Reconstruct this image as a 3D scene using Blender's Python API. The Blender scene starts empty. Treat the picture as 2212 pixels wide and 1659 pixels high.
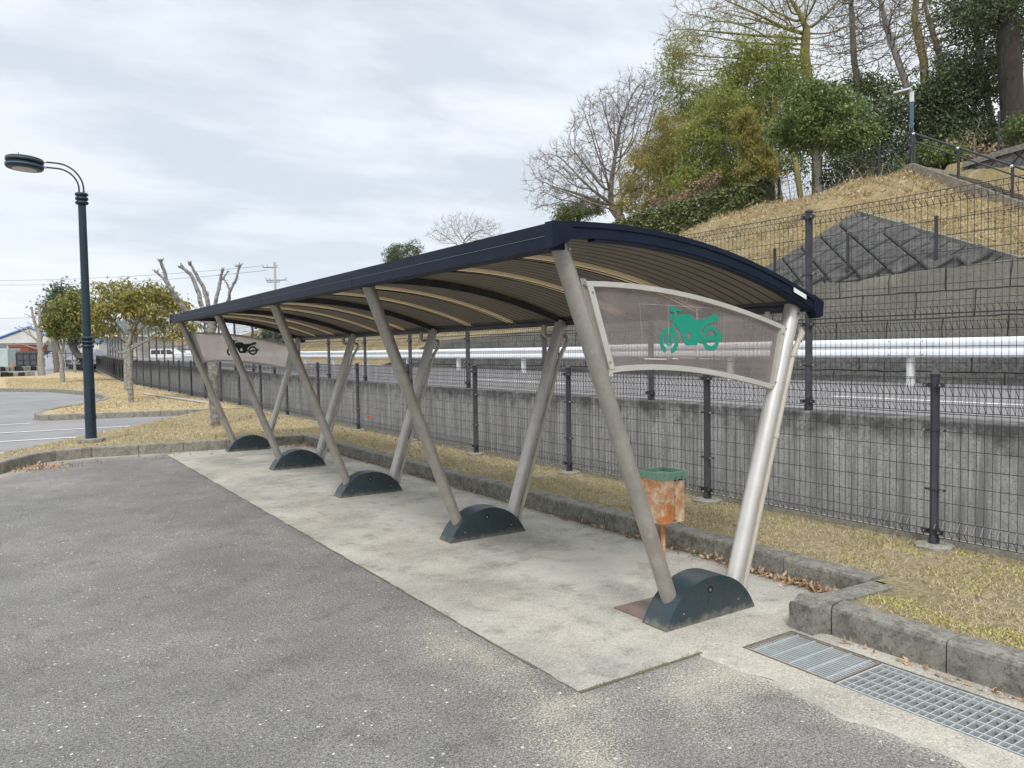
import bpy, math, random
import numpy as np
from mathutils import Vector, Matrix
from mathutils.geometry import tessellate_polygon
random.seed(7); RNG = np.random.default_rng(11)
sc = bpy.context.scene
COL = sc.collection
rad = math.radians

# ------------------------------------------------------------------ camera
f_, pitch, roll, yaw = 1680.27510, 0.0443364326, -0.0155459741, 0.583019807
H = 1.5
F = np.array([math.sin(yaw)*math.cos(pitch), math.cos(yaw)*math.cos(pitch), -math.sin(pitch)])
R0 = np.array([math.cos(yaw), -math.sin(yaw), 0.]); U0 = np.array([math.sin(yaw)*math.sin(pitch), math.cos(yaw)*math.sin(pitch), math.cos(pitch)])
RX = R0*math.cos(roll)+U0*math.sin(roll); UX = -R0*math.sin(roll)+U0*math.cos(roll)
CP = np.array([0, 0, H])
cam = bpy.data.cameras.new('camera'); camo = bpy.data.objects.new('camera', cam); COL.objects.link(camo)
cam.sensor_width = 36; cam.lens = f_/2212*36; cam.clip_start = .05; cam.clip_end = 9000
camo.matrix_world = Matrix(((RX[0], UX[0], -F[0], 0), (RX[1], UX[1], -F[1], 0), (RX[2], UX[2], -F[2], H), (0, 0, 0, 1)))
sc.camera = camo
def ray(px, py): return F+RX*(px-1106)/f_-UX*(py-829.5)/f_
def onx(px, py, x): d = ray(px, py); return CP+d*(x/d[0])
def ony(px, py, y): d = ray(px, py); return CP+d*(y/d[1])
def ond(px, py, d_): d = ray(px, py); return CP+d*d_

# ------------------------------------------------------------------ materials
def mat(name, c1, c2=None, scale=8, rough=.8, metal=0, bump=0, bscale=None, stretch=(1, 1, 1), c3=None, scale3=1.5, lo=.35, hi=.65, spec=.5, detail=6, b2=0, b2scale=200):
    m = bpy.data.materials.new(name); m.use_nodes = True
    n, l = m.node_tree.nodes, m.node_tree.links
    bs = n['Principled BSDF']; bs.inputs['Roughness'].default_value = rough; bs.inputs['Metallic'].default_value = metal
    bs.inputs['Specular IOR Level'].default_value = spec
    bs.inputs['Base Color'].default_value = (*c1, 1)
    m.diffuse_color = (*c1, 1)
    if c2 is None and not bump: return m
    tc = n.new('ShaderNodeTexCoord'); mp = n.new('ShaderNodeMapping'); mp.inputs['Scale'].default_value = stretch
    l.new(tc.outputs['Object'], mp.inputs['Vector'])
    if c2 is not None:
        nz = n.new('ShaderNodeTexNoise'); nz.inputs['Scale'].default_value = scale; nz.inputs['Detail'].default_value = detail; nz.inputs['Roughness'].default_value = .65
        l.new(mp.outputs[0], nz.inputs['Vector'])
        cr = n.new('ShaderNodeValToRGB'); cr.color_ramp.elements[0].position = lo; cr.color_ramp.elements[1].position = hi
        cr.color_ramp.elements[0].color = (*c1, 1); cr.color_ramp.elements[1].color = (*c2, 1)
        l.new(nz.outputs['Fac'], cr.inputs[0]); out = cr.outputs[0]
        if c3 is not None:
            n3 = n.new('ShaderNodeTexNoise'); n3.inputs['Scale'].default_value = scale3; n3.inputs['Detail'].default_value = 8; n3.inputs['Roughness'].default_value = .7
            l.new(tc.outputs['Object'], n3.inputs['Vector'])
            mr = n.new('ShaderNodeMapRange'); mr.inputs[1].default_value = .45; mr.inputs[2].default_value = .62
            l.new(n3.outputs['Fac'], mr.inputs[0]); mx = n.new('ShaderNodeMixRGB'); mx.inputs[2].default_value = (*c3, 1)
            l.new(mr.outputs[0], mx.inputs[0]); l.new(out, mx.inputs[1]); out = mx.outputs[0]
        l.new(out, bs.inputs['Base Color'])
    if bump:
        nb = n.new('ShaderNodeTexNoise'); nb.inputs['Scale'].default_value = bscale or scale*3; nb.inputs['Detail'].default_value = 5
        l.new(mp.outputs[0], nb.inputs['Vector']); bp = n.new('ShaderNodeBump'); bp.inputs['Strength'].default_value = bump; bp.inputs['Distance'].default_value = .02
        l.new(nb.outputs['Fac'], bp.inputs['Height']); l.new(bp.outputs[0], bs.inputs['Normal'])
    return m

def NT(name):
    m = bpy.data.materials.new(name); m.use_nodes = True
    return m, m.node_tree.nodes, m.node_tree.links, m.node_tree.nodes['Principled BSDF']
def noise(n, l, vec, scale, detail=6, rough=.6):
    z = n.new('ShaderNodeTexNoise'); z.inputs['Scale'].default_value = scale; z.inputs['Detail'].default_value = detail; z.inputs['Roughness'].default_value = rough
    l.new(vec, z.inputs['Vector']); return z.outputs['Fac']
def ramp(n, l, fac, a, b):
    r = n.new('ShaderNodeMapRange'); r.inputs[1].default_value = a; r.inputs[2].default_value = b; l.new(fac, r.inputs[0]); return r.outputs[0]
def mix(n, l, fac, c1, c2, mode='MIX'):
    x = n.new('ShaderNodeMixRGB'); x.blend_type = mode
    for i, c in ((0, fac), (1, c1), (2, c2)):
        if isinstance(c, (int, float)): x.inputs[i].default_value = c
        elif isinstance(c, tuple): x.inputs[i].default_value = (*c, 1)
        else: l.new(c, x.inputs[i])
    return x.outputs[0]
def mth(n, l, op, a, b):
    x = n.new('ShaderNodeMath'); x.operation = op
    for i, c in ((0, a), (1, b)):
        if isinstance(c, (int, float)): x.inputs[i].default_value = c
        else: l.new(c, x.inputs[i])
    return x.outputs[0]
def bumpn(n, l, bs, h, s, d=.01):
    b = n.new('ShaderNodeBump'); b.inputs['Strength'].default_value = s; b.inputs['Distance'].default_value = d
    l.new(h, b.inputs['Height']); l.new(b.outputs[0], bs.inputs['Normal'])

def paved(name, base, light, dark, sandcol, gritcol, grit=.62, fine=150, gk=1.0):
    """asphalt / concrete with grit, mottling and washed in sand where the 'dirt' attribute is high"""
    m, n, l, bs = NT(name); bs.inputs['Roughness'].default_value = .9; bs.inputs['Specular IOR Level'].default_value = .3
    v = n.new('ShaderNodeTexCoord').outputs['Object']
    c = mix(n, l, ramp(n, l, noise(n, l, v, 1.3, 8, .65), .35, .65), base, light)
    c = mix(n, l, ramp(n, l, noise(n, l, v, 5, 6, .7), .52, .72), c, dark)
    fn = noise(n, l, v, fine, 3, .7)
    c = mix(n, l, ramp(n, l, fn, .42, .60), mix(n, l, 1.0, c, (1-.28*gk,)*3, 'MULTIPLY'), mix(n, l, 1.0, c, (1+.95*gk, 1+.93*gk, 1+.90*gk), 'MULTIPLY'))
    c = mix(n, l, mth(n, l, 'MULTIPLY', ramp(n, l, noise(n, l, v, fine*.42, 4, .75), .52, .40), .62*gk), c, (.050, .049, .048))
    at = n.new('ShaderNodeAttribute'); at.attribute_name = 'dirt'
    dn = mth(n, l, 'ADD', at.outputs['Fac'], mth(n, l, 'MULTIPLY', mth(n, l, 'SUBTRACT', noise(n, l, v, 3.2, 9, .7), .5), 1.1))
    gr = noise(n, l, v, 95, 4, .85)
    dm = ramp(n, l, mth(n, l, 'ADD', dn, mth(n, l, 'MULTIPLY', mth(n, l, 'SUBTRACT', gr, .5), 4.2)), .60, .82)
    sc_ = mix(n, l, ramp(n, l, noise(n, l, v, 130, 2, .6), .38, .62), tuple(x*.62 for x in sandcol), tuple(min(.8, x*1.25) for x in sandcol))
    c = mix(n, l, mth(n, l, 'MULTIPLY', dm, .85), c, sc_)
    pa = n.new('ShaderNodeAttribute'); pa.attribute_name = 'pale'
    c = mix(n, l, mth(n, l, 'MULTIPLY', ramp(n, l, mth(n, l, 'ADD', pa.outputs['Fac'], mth(n, l, 'MULTIPLY', mth(n, l, 'SUBTRACT', noise(n, l, v, 3.2, 10, .75), .5), 2.4)), .40, .80), .62), c, tuple(min(1, x*1.12) for x in light))
    wv = n.new('ShaderNodeTexNoise'); wv.inputs['Scale'].default_value = 90; l.new(v, wv.inputs['Vector'])
    for vsc, lo_, k_ in ((38, grit+.16, 1.0), (85, grit+.02, .8), (160, grit-.05, .6)):
        ad = n.new('ShaderNodeMixRGB'); ad.blend_type = 'ADD'; ad.inputs[0].default_value = .55/vsc; l.new(v, ad.inputs[1]); l.new(wv.outputs['Color'], ad.inputs[2])
        vo = n.new('ShaderNodeTexVoronoi'); vo.inputs['Scale'].default_value = vsc; l.new(ad.outputs[0], vo.inputs['Vector']); sc3 = n.new('ShaderNodeSeparateColor'); l.new(vo.outputs['Color'], sc3.inputs[0])
        th = mth(n, l, 'ADD', mth(n, l, 'MULTIPLY', sc3.outputs[1], .24), .03)
        sp = mth(n, l, 'MULTIPLY', mth(n, l, 'LESS_THAN', vo.outputs['Distance'], th), ramp(n, l, sc3.outputs[0], lo_, lo_+.06))
        c = mix(n, l, mth(n, l, 'MULTIPLY', mth(n, l, 'MULTIPLY', sp, k_), ramp(n, l, noise(n, l, v, 2.1, 7, .7), .34, .60)), c, gritcol)
    l.new(c, bs.inputs['Base Color'])
    bumpn(n, l, bs, mth(n, l, 'ADD', fn, mth(n, l, 'MULTIPLY', gr, .6)), .5, .006)
    return m
M = {}
M['asphalt'] = paved('asphalt', (.124, .122, .120), (.178, .175, .172), (.096, .094, .093), (.46, .43, .35), (.72, .70, .63), .60)
M['pad'] = paved('pad_concrete', (.255, .248, .222), (.48, .465, .415), (.195, .188, .165), (.47, .44, .37), (.60, .58, .52), .80, gk=.28)
M['lot'] = mat('lot_asphalt', (.16, .165, .175), (.22, .225, .235), 1.2, .9, c3=(.25, .245, .24), scale3=.4)
M['road'] = mat('road_asphalt', (.17, .165, .17), (.215, .21, .21), 2, .9, bump=.2, bscale=120)
M['white_line'] = mat('line_paint', (.75, .75, .73), (.5, .5, .49), 9, .7)
M['earth'] = mat('earth', (.10, .095, .075), (.17, .15, .11), 4, .95, bump=.5)
def concrete(name, a, b, stain, streak=0, zlo=None, zhi=None):
    m, n, l, bs = NT(name); bs.inputs['Roughness'].default_value = .9; bs.inputs['Specular IOR Level'].default_value = .25
    v = n.new('ShaderNodeTexCoord').outputs['Object']
    c = mix(n, l, ramp(n, l, noise(n, l, v, 6, 8, .7), .35, .65), a, b)
    c = mix(n, l, mth(n, l, 'MULTIPLY', ramp(n, l, noise(n, l, v, 11, 9, .8), .47, .60), .35 if streak else .85), c, stain)
    c = mix(n, l, mth(n, l, 'MULTIPLY', ramp(n, l, noise(n, l, v, 48, 5, .8), .52, .62), .65), c, tuple(x*.40 for x in stain))
    c = mix(n, l, mth(n, l, 'MULTIPLY', ramp(n, l, noise(n, l, v, 33, 6, .8), .56, .66), .5), c, tuple(min(1, x*1.55) for x in b))
    if streak:
        mp = n.new('ShaderNodeMapping'); mp.inputs['Scale'].default_value = (9, 9, .5); l.new(v, mp.inputs[0])
        c = mix(n, l, mth(n, l, 'MULTIPLY', ramp(n, l, noise(n, l, mp.outputs[0], 1.3, 6, .75), .44, .58), streak), c, stain)
        mp2 = n.new('ShaderNodeMapping'); mp2.inputs['Scale'].default_value = (12, 12, .25); l.new(v, mp2.inputs[0])
        c = mix(n, l, mth(n, l, 'MULTIPLY', ramp(n, l, noise(n, l, mp2.outputs[0], 1.2, 5, .7), .58, .66), .22), c, tuple(min(1, x*1.7) for x in b))
    if zlo is not None:   # lichen band along the upper edge
        sx = n.new('ShaderNodeSeparateXYZ'); l.new(v, sx.inputs[0])
        g = ramp(n, l, mth(n, l, 'ADD', sx.outputs[2], mth(n, l, 'MULTIPLY', mth(n, l, 'SUBTRACT', noise(n, l, v, 5, 8, .75), .5), .9)), zlo, zhi)
        c = mix(n, l, mth(n, l, 'MULTIPLY', g, .88), c, tuple(x*.30 for x in stain))
    l.new(c, bs.inputs['Base Color'])
    bumpn(n, l, bs, noise(n, l, v, 60, 6, .7), .45, .008)
    return m
M['curb'] = concrete('curb_concrete', (.19, .185, .165), (.27, .26, .225), (.105, .10, .085))
M['curb_side'] = M['curb']
M['curb_pale'] = concrete('curb_concrete_pale', (.22, .21, .18), (.32, .30, .25), (.14, .135, .11))
M['wall'] = concrete('wall_concrete', (.33, .33, .325), (.41, .41, .40), (.18, .18, .175), .80, .70, .95)
M['footing'] = concrete('footing_concrete', (.26, .25, .22), (.34, .33, .28), (.18, .17, .14))
M['stringer'] = concrete('stringer_concrete', (.20, .185, .15), (.27, .25, .20), (.13, .10, .07))
def grassmat(name, a, b, c_, s=1.0):
    m, n, l, bs = NT(name); bs.inputs['Roughness'].default_value = .95; bs.inputs['Specular IOR Level'].default_value = .1
    v = n.new('ShaderNodeTexCoord').outputs['Object']
    c = mix(n, l, ramp(n, l, noise(n, l, v, .9*s, 7, .7), .4, .62), a, b)
    c = mix(n, l, mth(n, l, 'MULTIPLY', ramp(n, l, noise(n, l, v, 1.9*s, 7, .75), .52, .62), .6), c, (.44, .38, .29))
    c = mix(n, l, mth(n, l, 'MULTIPLY', ramp(n, l, noise(n, l, v, 22*s, 6, .75), .46, .62), .75), c, c_)
    c = mix(n, l, mth(n, l, 'MULTIPLY', ramp(n, l, noise(n, l, v, 90*s, 3, .7), .50, .66), .5), c, tuple(x*.45 for x in c_))
    l.new(c, bs.inputs['Base Color']); bumpn(n, l, bs, noise(n, l, v, 50*s, 6, .8), .9, .02)
    return m
M['grass'] = grassmat('dry_lawn', (.40, .34, .22), (.29, .25, .13), (.20, .155, .09))
M['grass_far'] = grassmat('dry_lawn_far', (.50, .39, .24), (.42, .37, .20), (.36, .24, .15), .6)
M['hill'] = grassmat('dry_hillside', (.34, .265, .15), (.27, .235, .12), (.17, .13, .07), .5)
def tintmat(name, cs, rough=.6, transl=.0, spec=.3):
    m, n, l, bs = NT(name); bs.inputs['Roughness'].default_value = rough; bs.inputs['Specular IOR Level'].default_value = spec
    at = n.new('ShaderNodeAttribute'); at.attribute_name = 'tint'
    cr = n.new('ShaderNodeValToRGB'); cr.color_ramp.elements.remove(cr.color_ramp.elements[0]); cr.color_ramp.elements[0].position = 0; cr.color_ramp.elements[0].color = (*cs[0], 1)
    for i, c in enumerate(cs[1:]): cr.color_ramp.elements.new((i+1)/(len(cs)-1)).color = (*c, 1)
    l.new(at.outputs['Fac'], cr.inputs[0]); l.new(cr.outputs[0], bs.inputs['Base Color'])
    if transl:
        tr = n.new('ShaderNodeBsdfTranslucent'); l.new(cr.outputs[0], tr.inputs[0]); mx = n.new('ShaderNodeMixShader'); mx.inputs[0].default_value = transl
        l.new(bs.outputs[0], mx.inputs[1]); l.new(tr.outputs[0], mx.inputs[2]); l.new(mx.outputs[0], n['Material Output'].inputs[0])
    return m
M['blades'] = tintmat('grass_blades', [(.46, .38, .24), (.62, .54, .37), (.34, .31, .14), (.22, .16, .09)], .8)
M['blades_hill'] = tintmat('hill_blades', [(.42, .33, .19), (.52, .42, .25), (.33, .27, .14), (.22, .16, .09)], .8)
M['weed'] = tintmat('yellow_green_weed', [(.40, .38, .10), (.52, .48, .18), (.30, .31, .09)], .7)
M['dry_leaf'] = tintmat('dry_leaf', [(.38, .25, .15), (.50, .36, .24), (.24, .14, .08), (.58, .46, .33)], .7)
M['leaf_green'] = tintmat('leaf_green', [(0.078, 0.124, 0.029), (0.137, 0.195, 0.046), (0.208, 0.26, 0.065), (0.052, 0.078, 0.026)], .45, .25, .5)
M['leaf_dark'] = tintmat('leaf_dark', [(0.038, 0.061, 0.024), (0.068, 0.108, 0.038), (0.121, 0.162, 0.061), (0.041, 0.051, 0.024)], .45, .2, .5)
M['leaf_bamboo'] = tintmat('leaf_bamboo', [(0.143, 0.195, 0.046), (0.26, 0.299, 0.065), (0.39, 0.39, 0.104), (0.117, 0.156, 0.039)], .6, .35)
M['leaf_bamboo_brown'] = tintmat('leaf_bamboo_brown', [(0.253, 0.23, 0.069), (0.368, 0.299, 0.092), (0.196, 0.218, 0.057), (0.437, 0.333, 0.115)], .6, .35)
M['leaf_yellow'] = tintmat('leaf_yellow', [(.30, .27, .07), (.42, .36, .10), (.24, .24, .06), (.20, .19, .06)], .6, .35)
M['leaf_olive'] = tintmat('leaf_olive', [(.17, .20, .045), (.27, .26, .06), (.36, .31, .08), (.10, .13, .035), (.50, .38, .08)], .5, .35, .5)
M['leaf_hedge'] = tintmat('leaf_hedge', [(0.072, 0.102, 0.03), (0.12, 0.162, 0.054), (0.192, 0.216, 0.084), (0.228, 0.168, 0.096)], .45, .1, .5)
M['leaf_olive_green'] = tintmat('leaf_olive_green', [(.10, .14, .04), (.16, .20, .05), (.24, .26, .07), (.07, .10, .03), (.36, .32, .08)], .5, .35, .5)
M['leaf_brown'] = tintmat('leaf_brown', [(.28, .19, .12), (.38, .27, .19), (.20, .14, .08)], .7, .2)
M['bark'] = mat('bark', (.10, .085, .07), (.17, .15, .125), 12, .9, bump=.5, stretch=(1, 1, .3))
M['bark_old'] = mat('bark_old', (.020, .016, .012), (.050, .038, .030), 9, .95, bump=.8, stretch=(1, 1, .3))
M['bark_twig'] = mat('bark_twig', (.16, .135, .12), (.24, .21, .19), 5, .9)
M['bark_moss'] = mat('bark_mossy', (.17, .15, .06), (.24, .21, .07), 6, .9, bump=.4)
M['bark_pale'] = mat('bark_pale', (.22, .205, .18), (.40, .385, .35), 22, .9, c3=(.12, .105, .085), scale3=24, bump=.5, bscale=60)
M['bark_pruned'] = mat('bark_pruned', (.09, .078, .07), (.20, .18, .165), 16, .9, c3=(.29, .28, .265), scale3=14, bump=.6, bscale=40)
M['culm'] = mat('bamboo_culm', (.12, .15, .05), (.20, .22, .08), 4, .5)
M['steel'] = None
m, n, l, bs = NT('brushed_leg_metal'); M['steel'] = m
v = n.new('ShaderNodeTexCoord').outputs['Object']
c = mix(n, l, ramp(n, l, noise(n, l, v, 9, 7, .7), .35, .7), (.30, .28, .25), (.40, .38, .345))
c = mix(n, l, mth(n, l, 'MULTIPLY', ramp(n, l, noise(n, l, v, 30, 5, .7), .58, .72), .5), c, (.52, .51, .48))
l.new(c, bs.inputs['Base Color']); bs.inputs['Metallic'].default_value = .45; bs.inputs['Roughness'].default_value = .42
M['steel_lit'] = mat('leg_metal_lit', (.54, .525, .50), (.64, .62, .59), 10, .36, metal=.5, lo=.3, hi=.7)  # nearest rear leg: the light falling on it is put into the metal colour
M['steel_part_lit'] = mat('leg_metal_part_lit', (.42, .40, .37), (.54, .52, .49), 9, .38, metal=.45, lo=.3, hi=.7)  # other rear legs: same leg metal, colour lightened for the light they catch
M['frame'] = mat('panel_frame_metal', (.50, .485, .44), (.56, .545, .50), 5, .42, metal=.3)
M['bolt'] = mat('bolt', (.30, .29, .28), rough=.45, metal=.6)
M['pvc'] = mat('downpipe_plastic', (.40, .375, .32), (.47, .44, .38), 6, .5)
M['navy'] = mat('navy_paint', (.006, .011, .024), (.010, .016, .032), 3, .5, spec=.12, bump=.03, bscale=150)
M['seam'] = mat('pale_seam', (.16, .19, .25), rough=.6)
M['beam'] = mat('rear_beam_dark', (.016, .018, .026), (.055, .05, .05), 9, .45)
M['soffit'] = mat('roof_panel_brown', (.17, .145, .12), (.21, .18, .145), 3, .55, bump=.15, bscale=300)
M['groove'] = mat('roof_groove', (.012, .011, .010), rough=.9)
m, n, l, bs = NT('cream_daylight_strip'); M['cream'] = m; bs.inputs['Base Color'].default_value = (.80, .70, .55, 1); bs.inputs['Roughness'].default_value = .5
tl = n.new('ShaderNodeBsdfTranslucent'); tl.inputs[0].default_value = (.86, .76, .60, 1); mx = n.new('ShaderNodeMixShader'); mx.inputs[0].default_value = .6; l.new(bs.outputs[0], mx.inputs[1]); l.new(tl.outputs[0], mx.inputs[2]); l.new(mx.outputs[0], n['Material Output'].inputs[0])
M['teal'] = mat('base_cover_plastic', (.016, .034, .044), (.024, .045, .056), 5, .38, spec=.5, c3=(.035, .046, .050), scale3=9, bump=.06, bscale=90)
m = M['teal']; n, l = m.node_tree.nodes, m.node_tree.links; bs = n['Principled BSDF']; src = bs.inputs['Base Color'].links[0].from_socket; v = n.new('ShaderNodeTexCoord').outputs['Object']; sz = n.new('ShaderNodeSeparateXYZ'); l.new(v, sz.inputs[0])
dz_ = ramp(n, l, mth(n, l, 'ADD', sz.outputs[2], mth(n, l, 'MULTIPLY', mth(n, l, 'SUBTRACT', noise(n, l, v, 18, 6, .75), .5), .16)), .045, -.005)
c = mix(n, l, mth(n, l, 'MULTIPLY', dz_, .7), src, (.24, .22, .18))
c = mix(n, l, mth(n, l, 'MULTIPLY', ramp(n, l, noise(n, l, v, 55, 5, .8), .60, .70), .35), c, (.16, .16, .15)); l.new(c, bs.inputs['Base Color'])
M['hole'] = mat('hole_dark', (.008, .009, .01), rough=.8)
M['fence'] = mat('fence_paint', (.022, .021, .027), (.04, .038, .045), 12, .45)
M['wire'] = mat('fence_wire_paint', (.026, .027, .033), (.05, .052, .058), 8, .42, metal=.15)
M['guard'] = mat('guardrail_paint', (.82, .85, .88), (.76, .79, .83), 3, .7, spec=.2)
M['galv'] = mat('galvanised_grate', (.42, .45, .46), (.52, .55, .56), 12, .45, metal=.4)
M['grate_frame'] = mat('grate_frame', (.16, .13, .10), (.22, .18, .14), 20, .8)
M['emblem'] = mat('emblem_green', (.004, .235, .155), (.006, .27, .18), 20, .5)
M['emblem_dark'] = mat('emblem_backlit', (.006, .040, .034), rough=.5)
m, n, l, bs = NT('smoky_panel'); M['panel'] = m
v = n.new('ShaderNodeTexCoord').outputs['Object']
l.new(mix(n, l, ramp(n, l, noise(n, l, v, 5, 5, .6), .35, .7), (.47, .44, .435), (.54, .515, .505)), bs.inputs['Base Color']); bs.inputs['Roughness'].default_value = .22
tp = n.new('ShaderNodeBsdfTransparent'); tp.inputs[0].default_value = (.82, .785, .775, 1)
tl = n.new('ShaderNodeBsdfTranslucent'); tl.inputs[0].default_value = (.88, .82, .80, 1)
m1 = n.new('ShaderNodeMixShader'); m1.inputs[0].default_value = .55; l.new(bs.outputs[0], m1.inputs[1]); l.new(tl.outputs[0], m1.inputs[2])
m2 = n.new('ShaderNodeMixShader'); fm = n.new('ShaderNodeMath'); fm.operation = 'MULTIPLY_ADD'; fm.inputs[1].default_value = .12; fm.inputs[2].default_value = .24
l.new(ramp(n, l, noise(n, l, v, 4, 6, .6), .35, .7), fm.inputs[0]); l.new(fm.outputs[0], m2.inputs[0])
l.new(tp.outputs[0], m2.inputs[1]); l.new(m1.outputs[0], m2.inputs[2]); l.new(m2.outputs[0], n['Material Output'].inputs[0])
d_ = M['panel'].copy(); M['panel_backlit'] = d_  # far panel: same sheet, backlight painted in as a paler, more opaque colour
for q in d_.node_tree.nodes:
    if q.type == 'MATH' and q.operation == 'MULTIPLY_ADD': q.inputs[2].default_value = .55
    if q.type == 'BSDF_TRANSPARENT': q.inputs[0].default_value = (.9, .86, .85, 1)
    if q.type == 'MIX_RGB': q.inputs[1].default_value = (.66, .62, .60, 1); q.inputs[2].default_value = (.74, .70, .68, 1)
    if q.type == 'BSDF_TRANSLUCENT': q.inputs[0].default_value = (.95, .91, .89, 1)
M['smear'] = mat('old_adhesive', (.62, .58, .55), rough=.6)
m, n, l, bs = NT('rusty_tin'); M['rust'] = m
v = n.new('ShaderNodeTexCoord').outputs['Object']
c = mix(n, l, ramp(n, l, noise(n, l, v, 8, 7, .72), .38, .58), (.82, .68, .48), (.60, .23, .07))
c = mix(n, l, mth(n, l, 'MULTIPLY', ramp(n, l, noise(n, l, v, 22, 6, .7), .54, .66), .7), c, (.33, .11, .04))
l.new(c, bs.inputs['Base Color']); bs.inputs['Roughness'].default_value = .75; bumpn(n, l, bs, noise(n, l, v, 60, 5, .7), .4, .004)
M['lid'] = mat('green_lid', (.15, .30, .22), (.24, .40, .31), 25, .6)
M['lamp_pole'] = mat('lamp_pole_paint', (.010, .024, .036), (.016, .034, .048), 4, .42, spec=.35)
M['lamp_lens'] = mat('lamp_lens', (.52, .46, .42), (.60, .54, .49), 12, .4)
M['white'] = mat('white_paint', (.74, .75, .76), (.66, .67, .69), 5, .5)
M['car_white'] = mat('car_white', (.78, .79, .81), rough=.25, spec=.6)
M['car_dark'] = mat('car_dark', (.05, .06, .08), rough=.25, spec=.6)
M['glass'] = mat('dark_glass', (.03, .035, .04), rough=.08, spec=.8)
M['tyre'] = mat('tyre', (.02, .02, .02), rough=.8)
M['rim'] = mat('rim', (.4, .41, .42), rough=.35, metal=.8)
M['cone'] = mat('traffic_cone', (.80, .10, .04), rough=.6)
M['rust_red'] = mat('rust_red_cladding', (.20, .045, .022), (.26, .06, .03), 2, .7)
M['dark_cladding'] = mat('dark_gate_mesh', (.055, .058, .062), (.075, .078, .082), 4, .6)
M['pale_wall'] = mat('pale_wall', (.62, .61, .58), (.52, .51, .49), .6, .8)
M['cream_wall'] = mat('cream_wall', (.58, .54, .46), (.50, .47, .41), .8, .8)
M['grey_roof'] = mat('grey_tile_roof', (.16, .17, .19), (.22, .23, .25), 2, .7)
M['blue_roof'] = mat('blue_roof', (.12, .22, .42), (.16, .27, .48), 1, .5)
M['brown_roof'] = mat('brown_roof', (.22, .13, .08), rough=.7)
M['window'] = mat('window_glass', (.16, .18, .20), rough=.15)
M['container'] = mat('pale_green_box', (.42, .50, .47), (.36, .43, .41), 2, .6)
M['mountain'] = mat('mountain_forest', (.030, .045, .050), (.045, .062, .062), .01, 1, spec=0)
M['forest'] = mat('far_forest', (.06, .08, .05), (.11, .12, .08), .4, 1, spec=0, bump=1, bscale=1)
M['pole_concrete'] = mat('pole_concrete', (.36, .35, .34), (.42, .41, .40), 3, .8)
M['cable'] = mat('cable', (.05, .05, .055), rough=.6)
# masonry with courses
def masonry(name, diamond=False):
    m, n, l, bs = NT(name); bs.inputs['Roughness'].default_value = .95; bs.inputs['Specular IOR Level'].default_value = .15
    uv = n.new('ShaderNodeTexCoord').outputs['UV']; v = n.new('ShaderNodeTexCoord').outputs['Object']
    wv = n.new('ShaderNodeTexNoise'); wv.inputs['Scale'].default_value = 1.6; l.new(v, wv.inputs['Vector'])
    ad = n.new('ShaderNodeMixRGB'); ad.blend_type = 'ADD'; ad.inputs[0].default_value = 0.0 if diamond else .07; l.new(uv, ad.inputs[1]); l.new(wv.outputs['Color'], ad.inputs[2])
    mp = n.new('ShaderNodeMapping'); mp.inputs['Rotation'].default_value = (0, 0, rad(45) if diamond else 0); l.new(ad.outputs[0], mp.inputs[0])
    b = n.new('ShaderNodeTexBrick'); b.inputs['Scale'].default_value = 1; b.offset = .0 if diamond else .5
    b.inputs['Brick Width'].default_value = .9 if diamond else 1.1; b.inputs['Row Height'].default_value = .45 if diamond else .50; b.inputs['Mortar Size'].default_value = .022 if diamond else .014
    b.inputs['Color1'].default_value = (.11, .11, .106, 1) if not diamond else (.075, .075, .075, 1); b.inputs['Color2'].default_value = (.15, .15, .144, 1) if not diamond else (.10, .10, .10, 1)
    b.inputs['Mortar'].default_value = (.035, .035, .033, 1); b.inputs['Mortar Smooth'].default_value = .3; l.new(mp.outputs[0], b.inputs['Vector'])
    c = mix(n, l, mth(n, l, 'MULTIPLY', ramp(n, l, noise(n, l, v, 3, 9, .75), .42, .62), .75), b.outputs['Color'], (.20, .195, .18))
    c = mix(n, l, mth(n, l, 'MULTIPLY', ramp(n, l, noise(n, l, v, 16, 8, .75), .48, .60), .7), c, (.05, .05, .048))
    if not diamond:
        sx = n.new('ShaderNodeSeparateXYZ'); l.new(uv, sx.inputs[0])
        g = ramp(n, l, mth(n, l, 'ADD', sx.outputs[1], mth(n, l, 'MULTIPLY', noise(n, l, v, 4, 8, .8), .6)), 1.85, 2.25)
        c = mix(n, l, mth(n, l, 'MULTIPLY', g, .55), c, (.24, .225, .18))
    c = mix(n, l, mth(n, l, 'MULTIPLY', b.outputs['Fac'], .8), c, (.022, .022, .020))
    l.new(c, bs.inputs['Base Color'])
    bumpn(n, l, bs, mth(n, l, 'ADD', mth(n, l, 'MULTIPLY', b.outputs['Fac'], -1.2), mth(n, l, 'MULTIPLY', noise(n, l, v, 8, 8, .7), .9)), .9, .05)
    return m
M['masonry'] = masonry('stone_masonry'); M['blocks'] = masonry('diamond_block_revetment', True)

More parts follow.
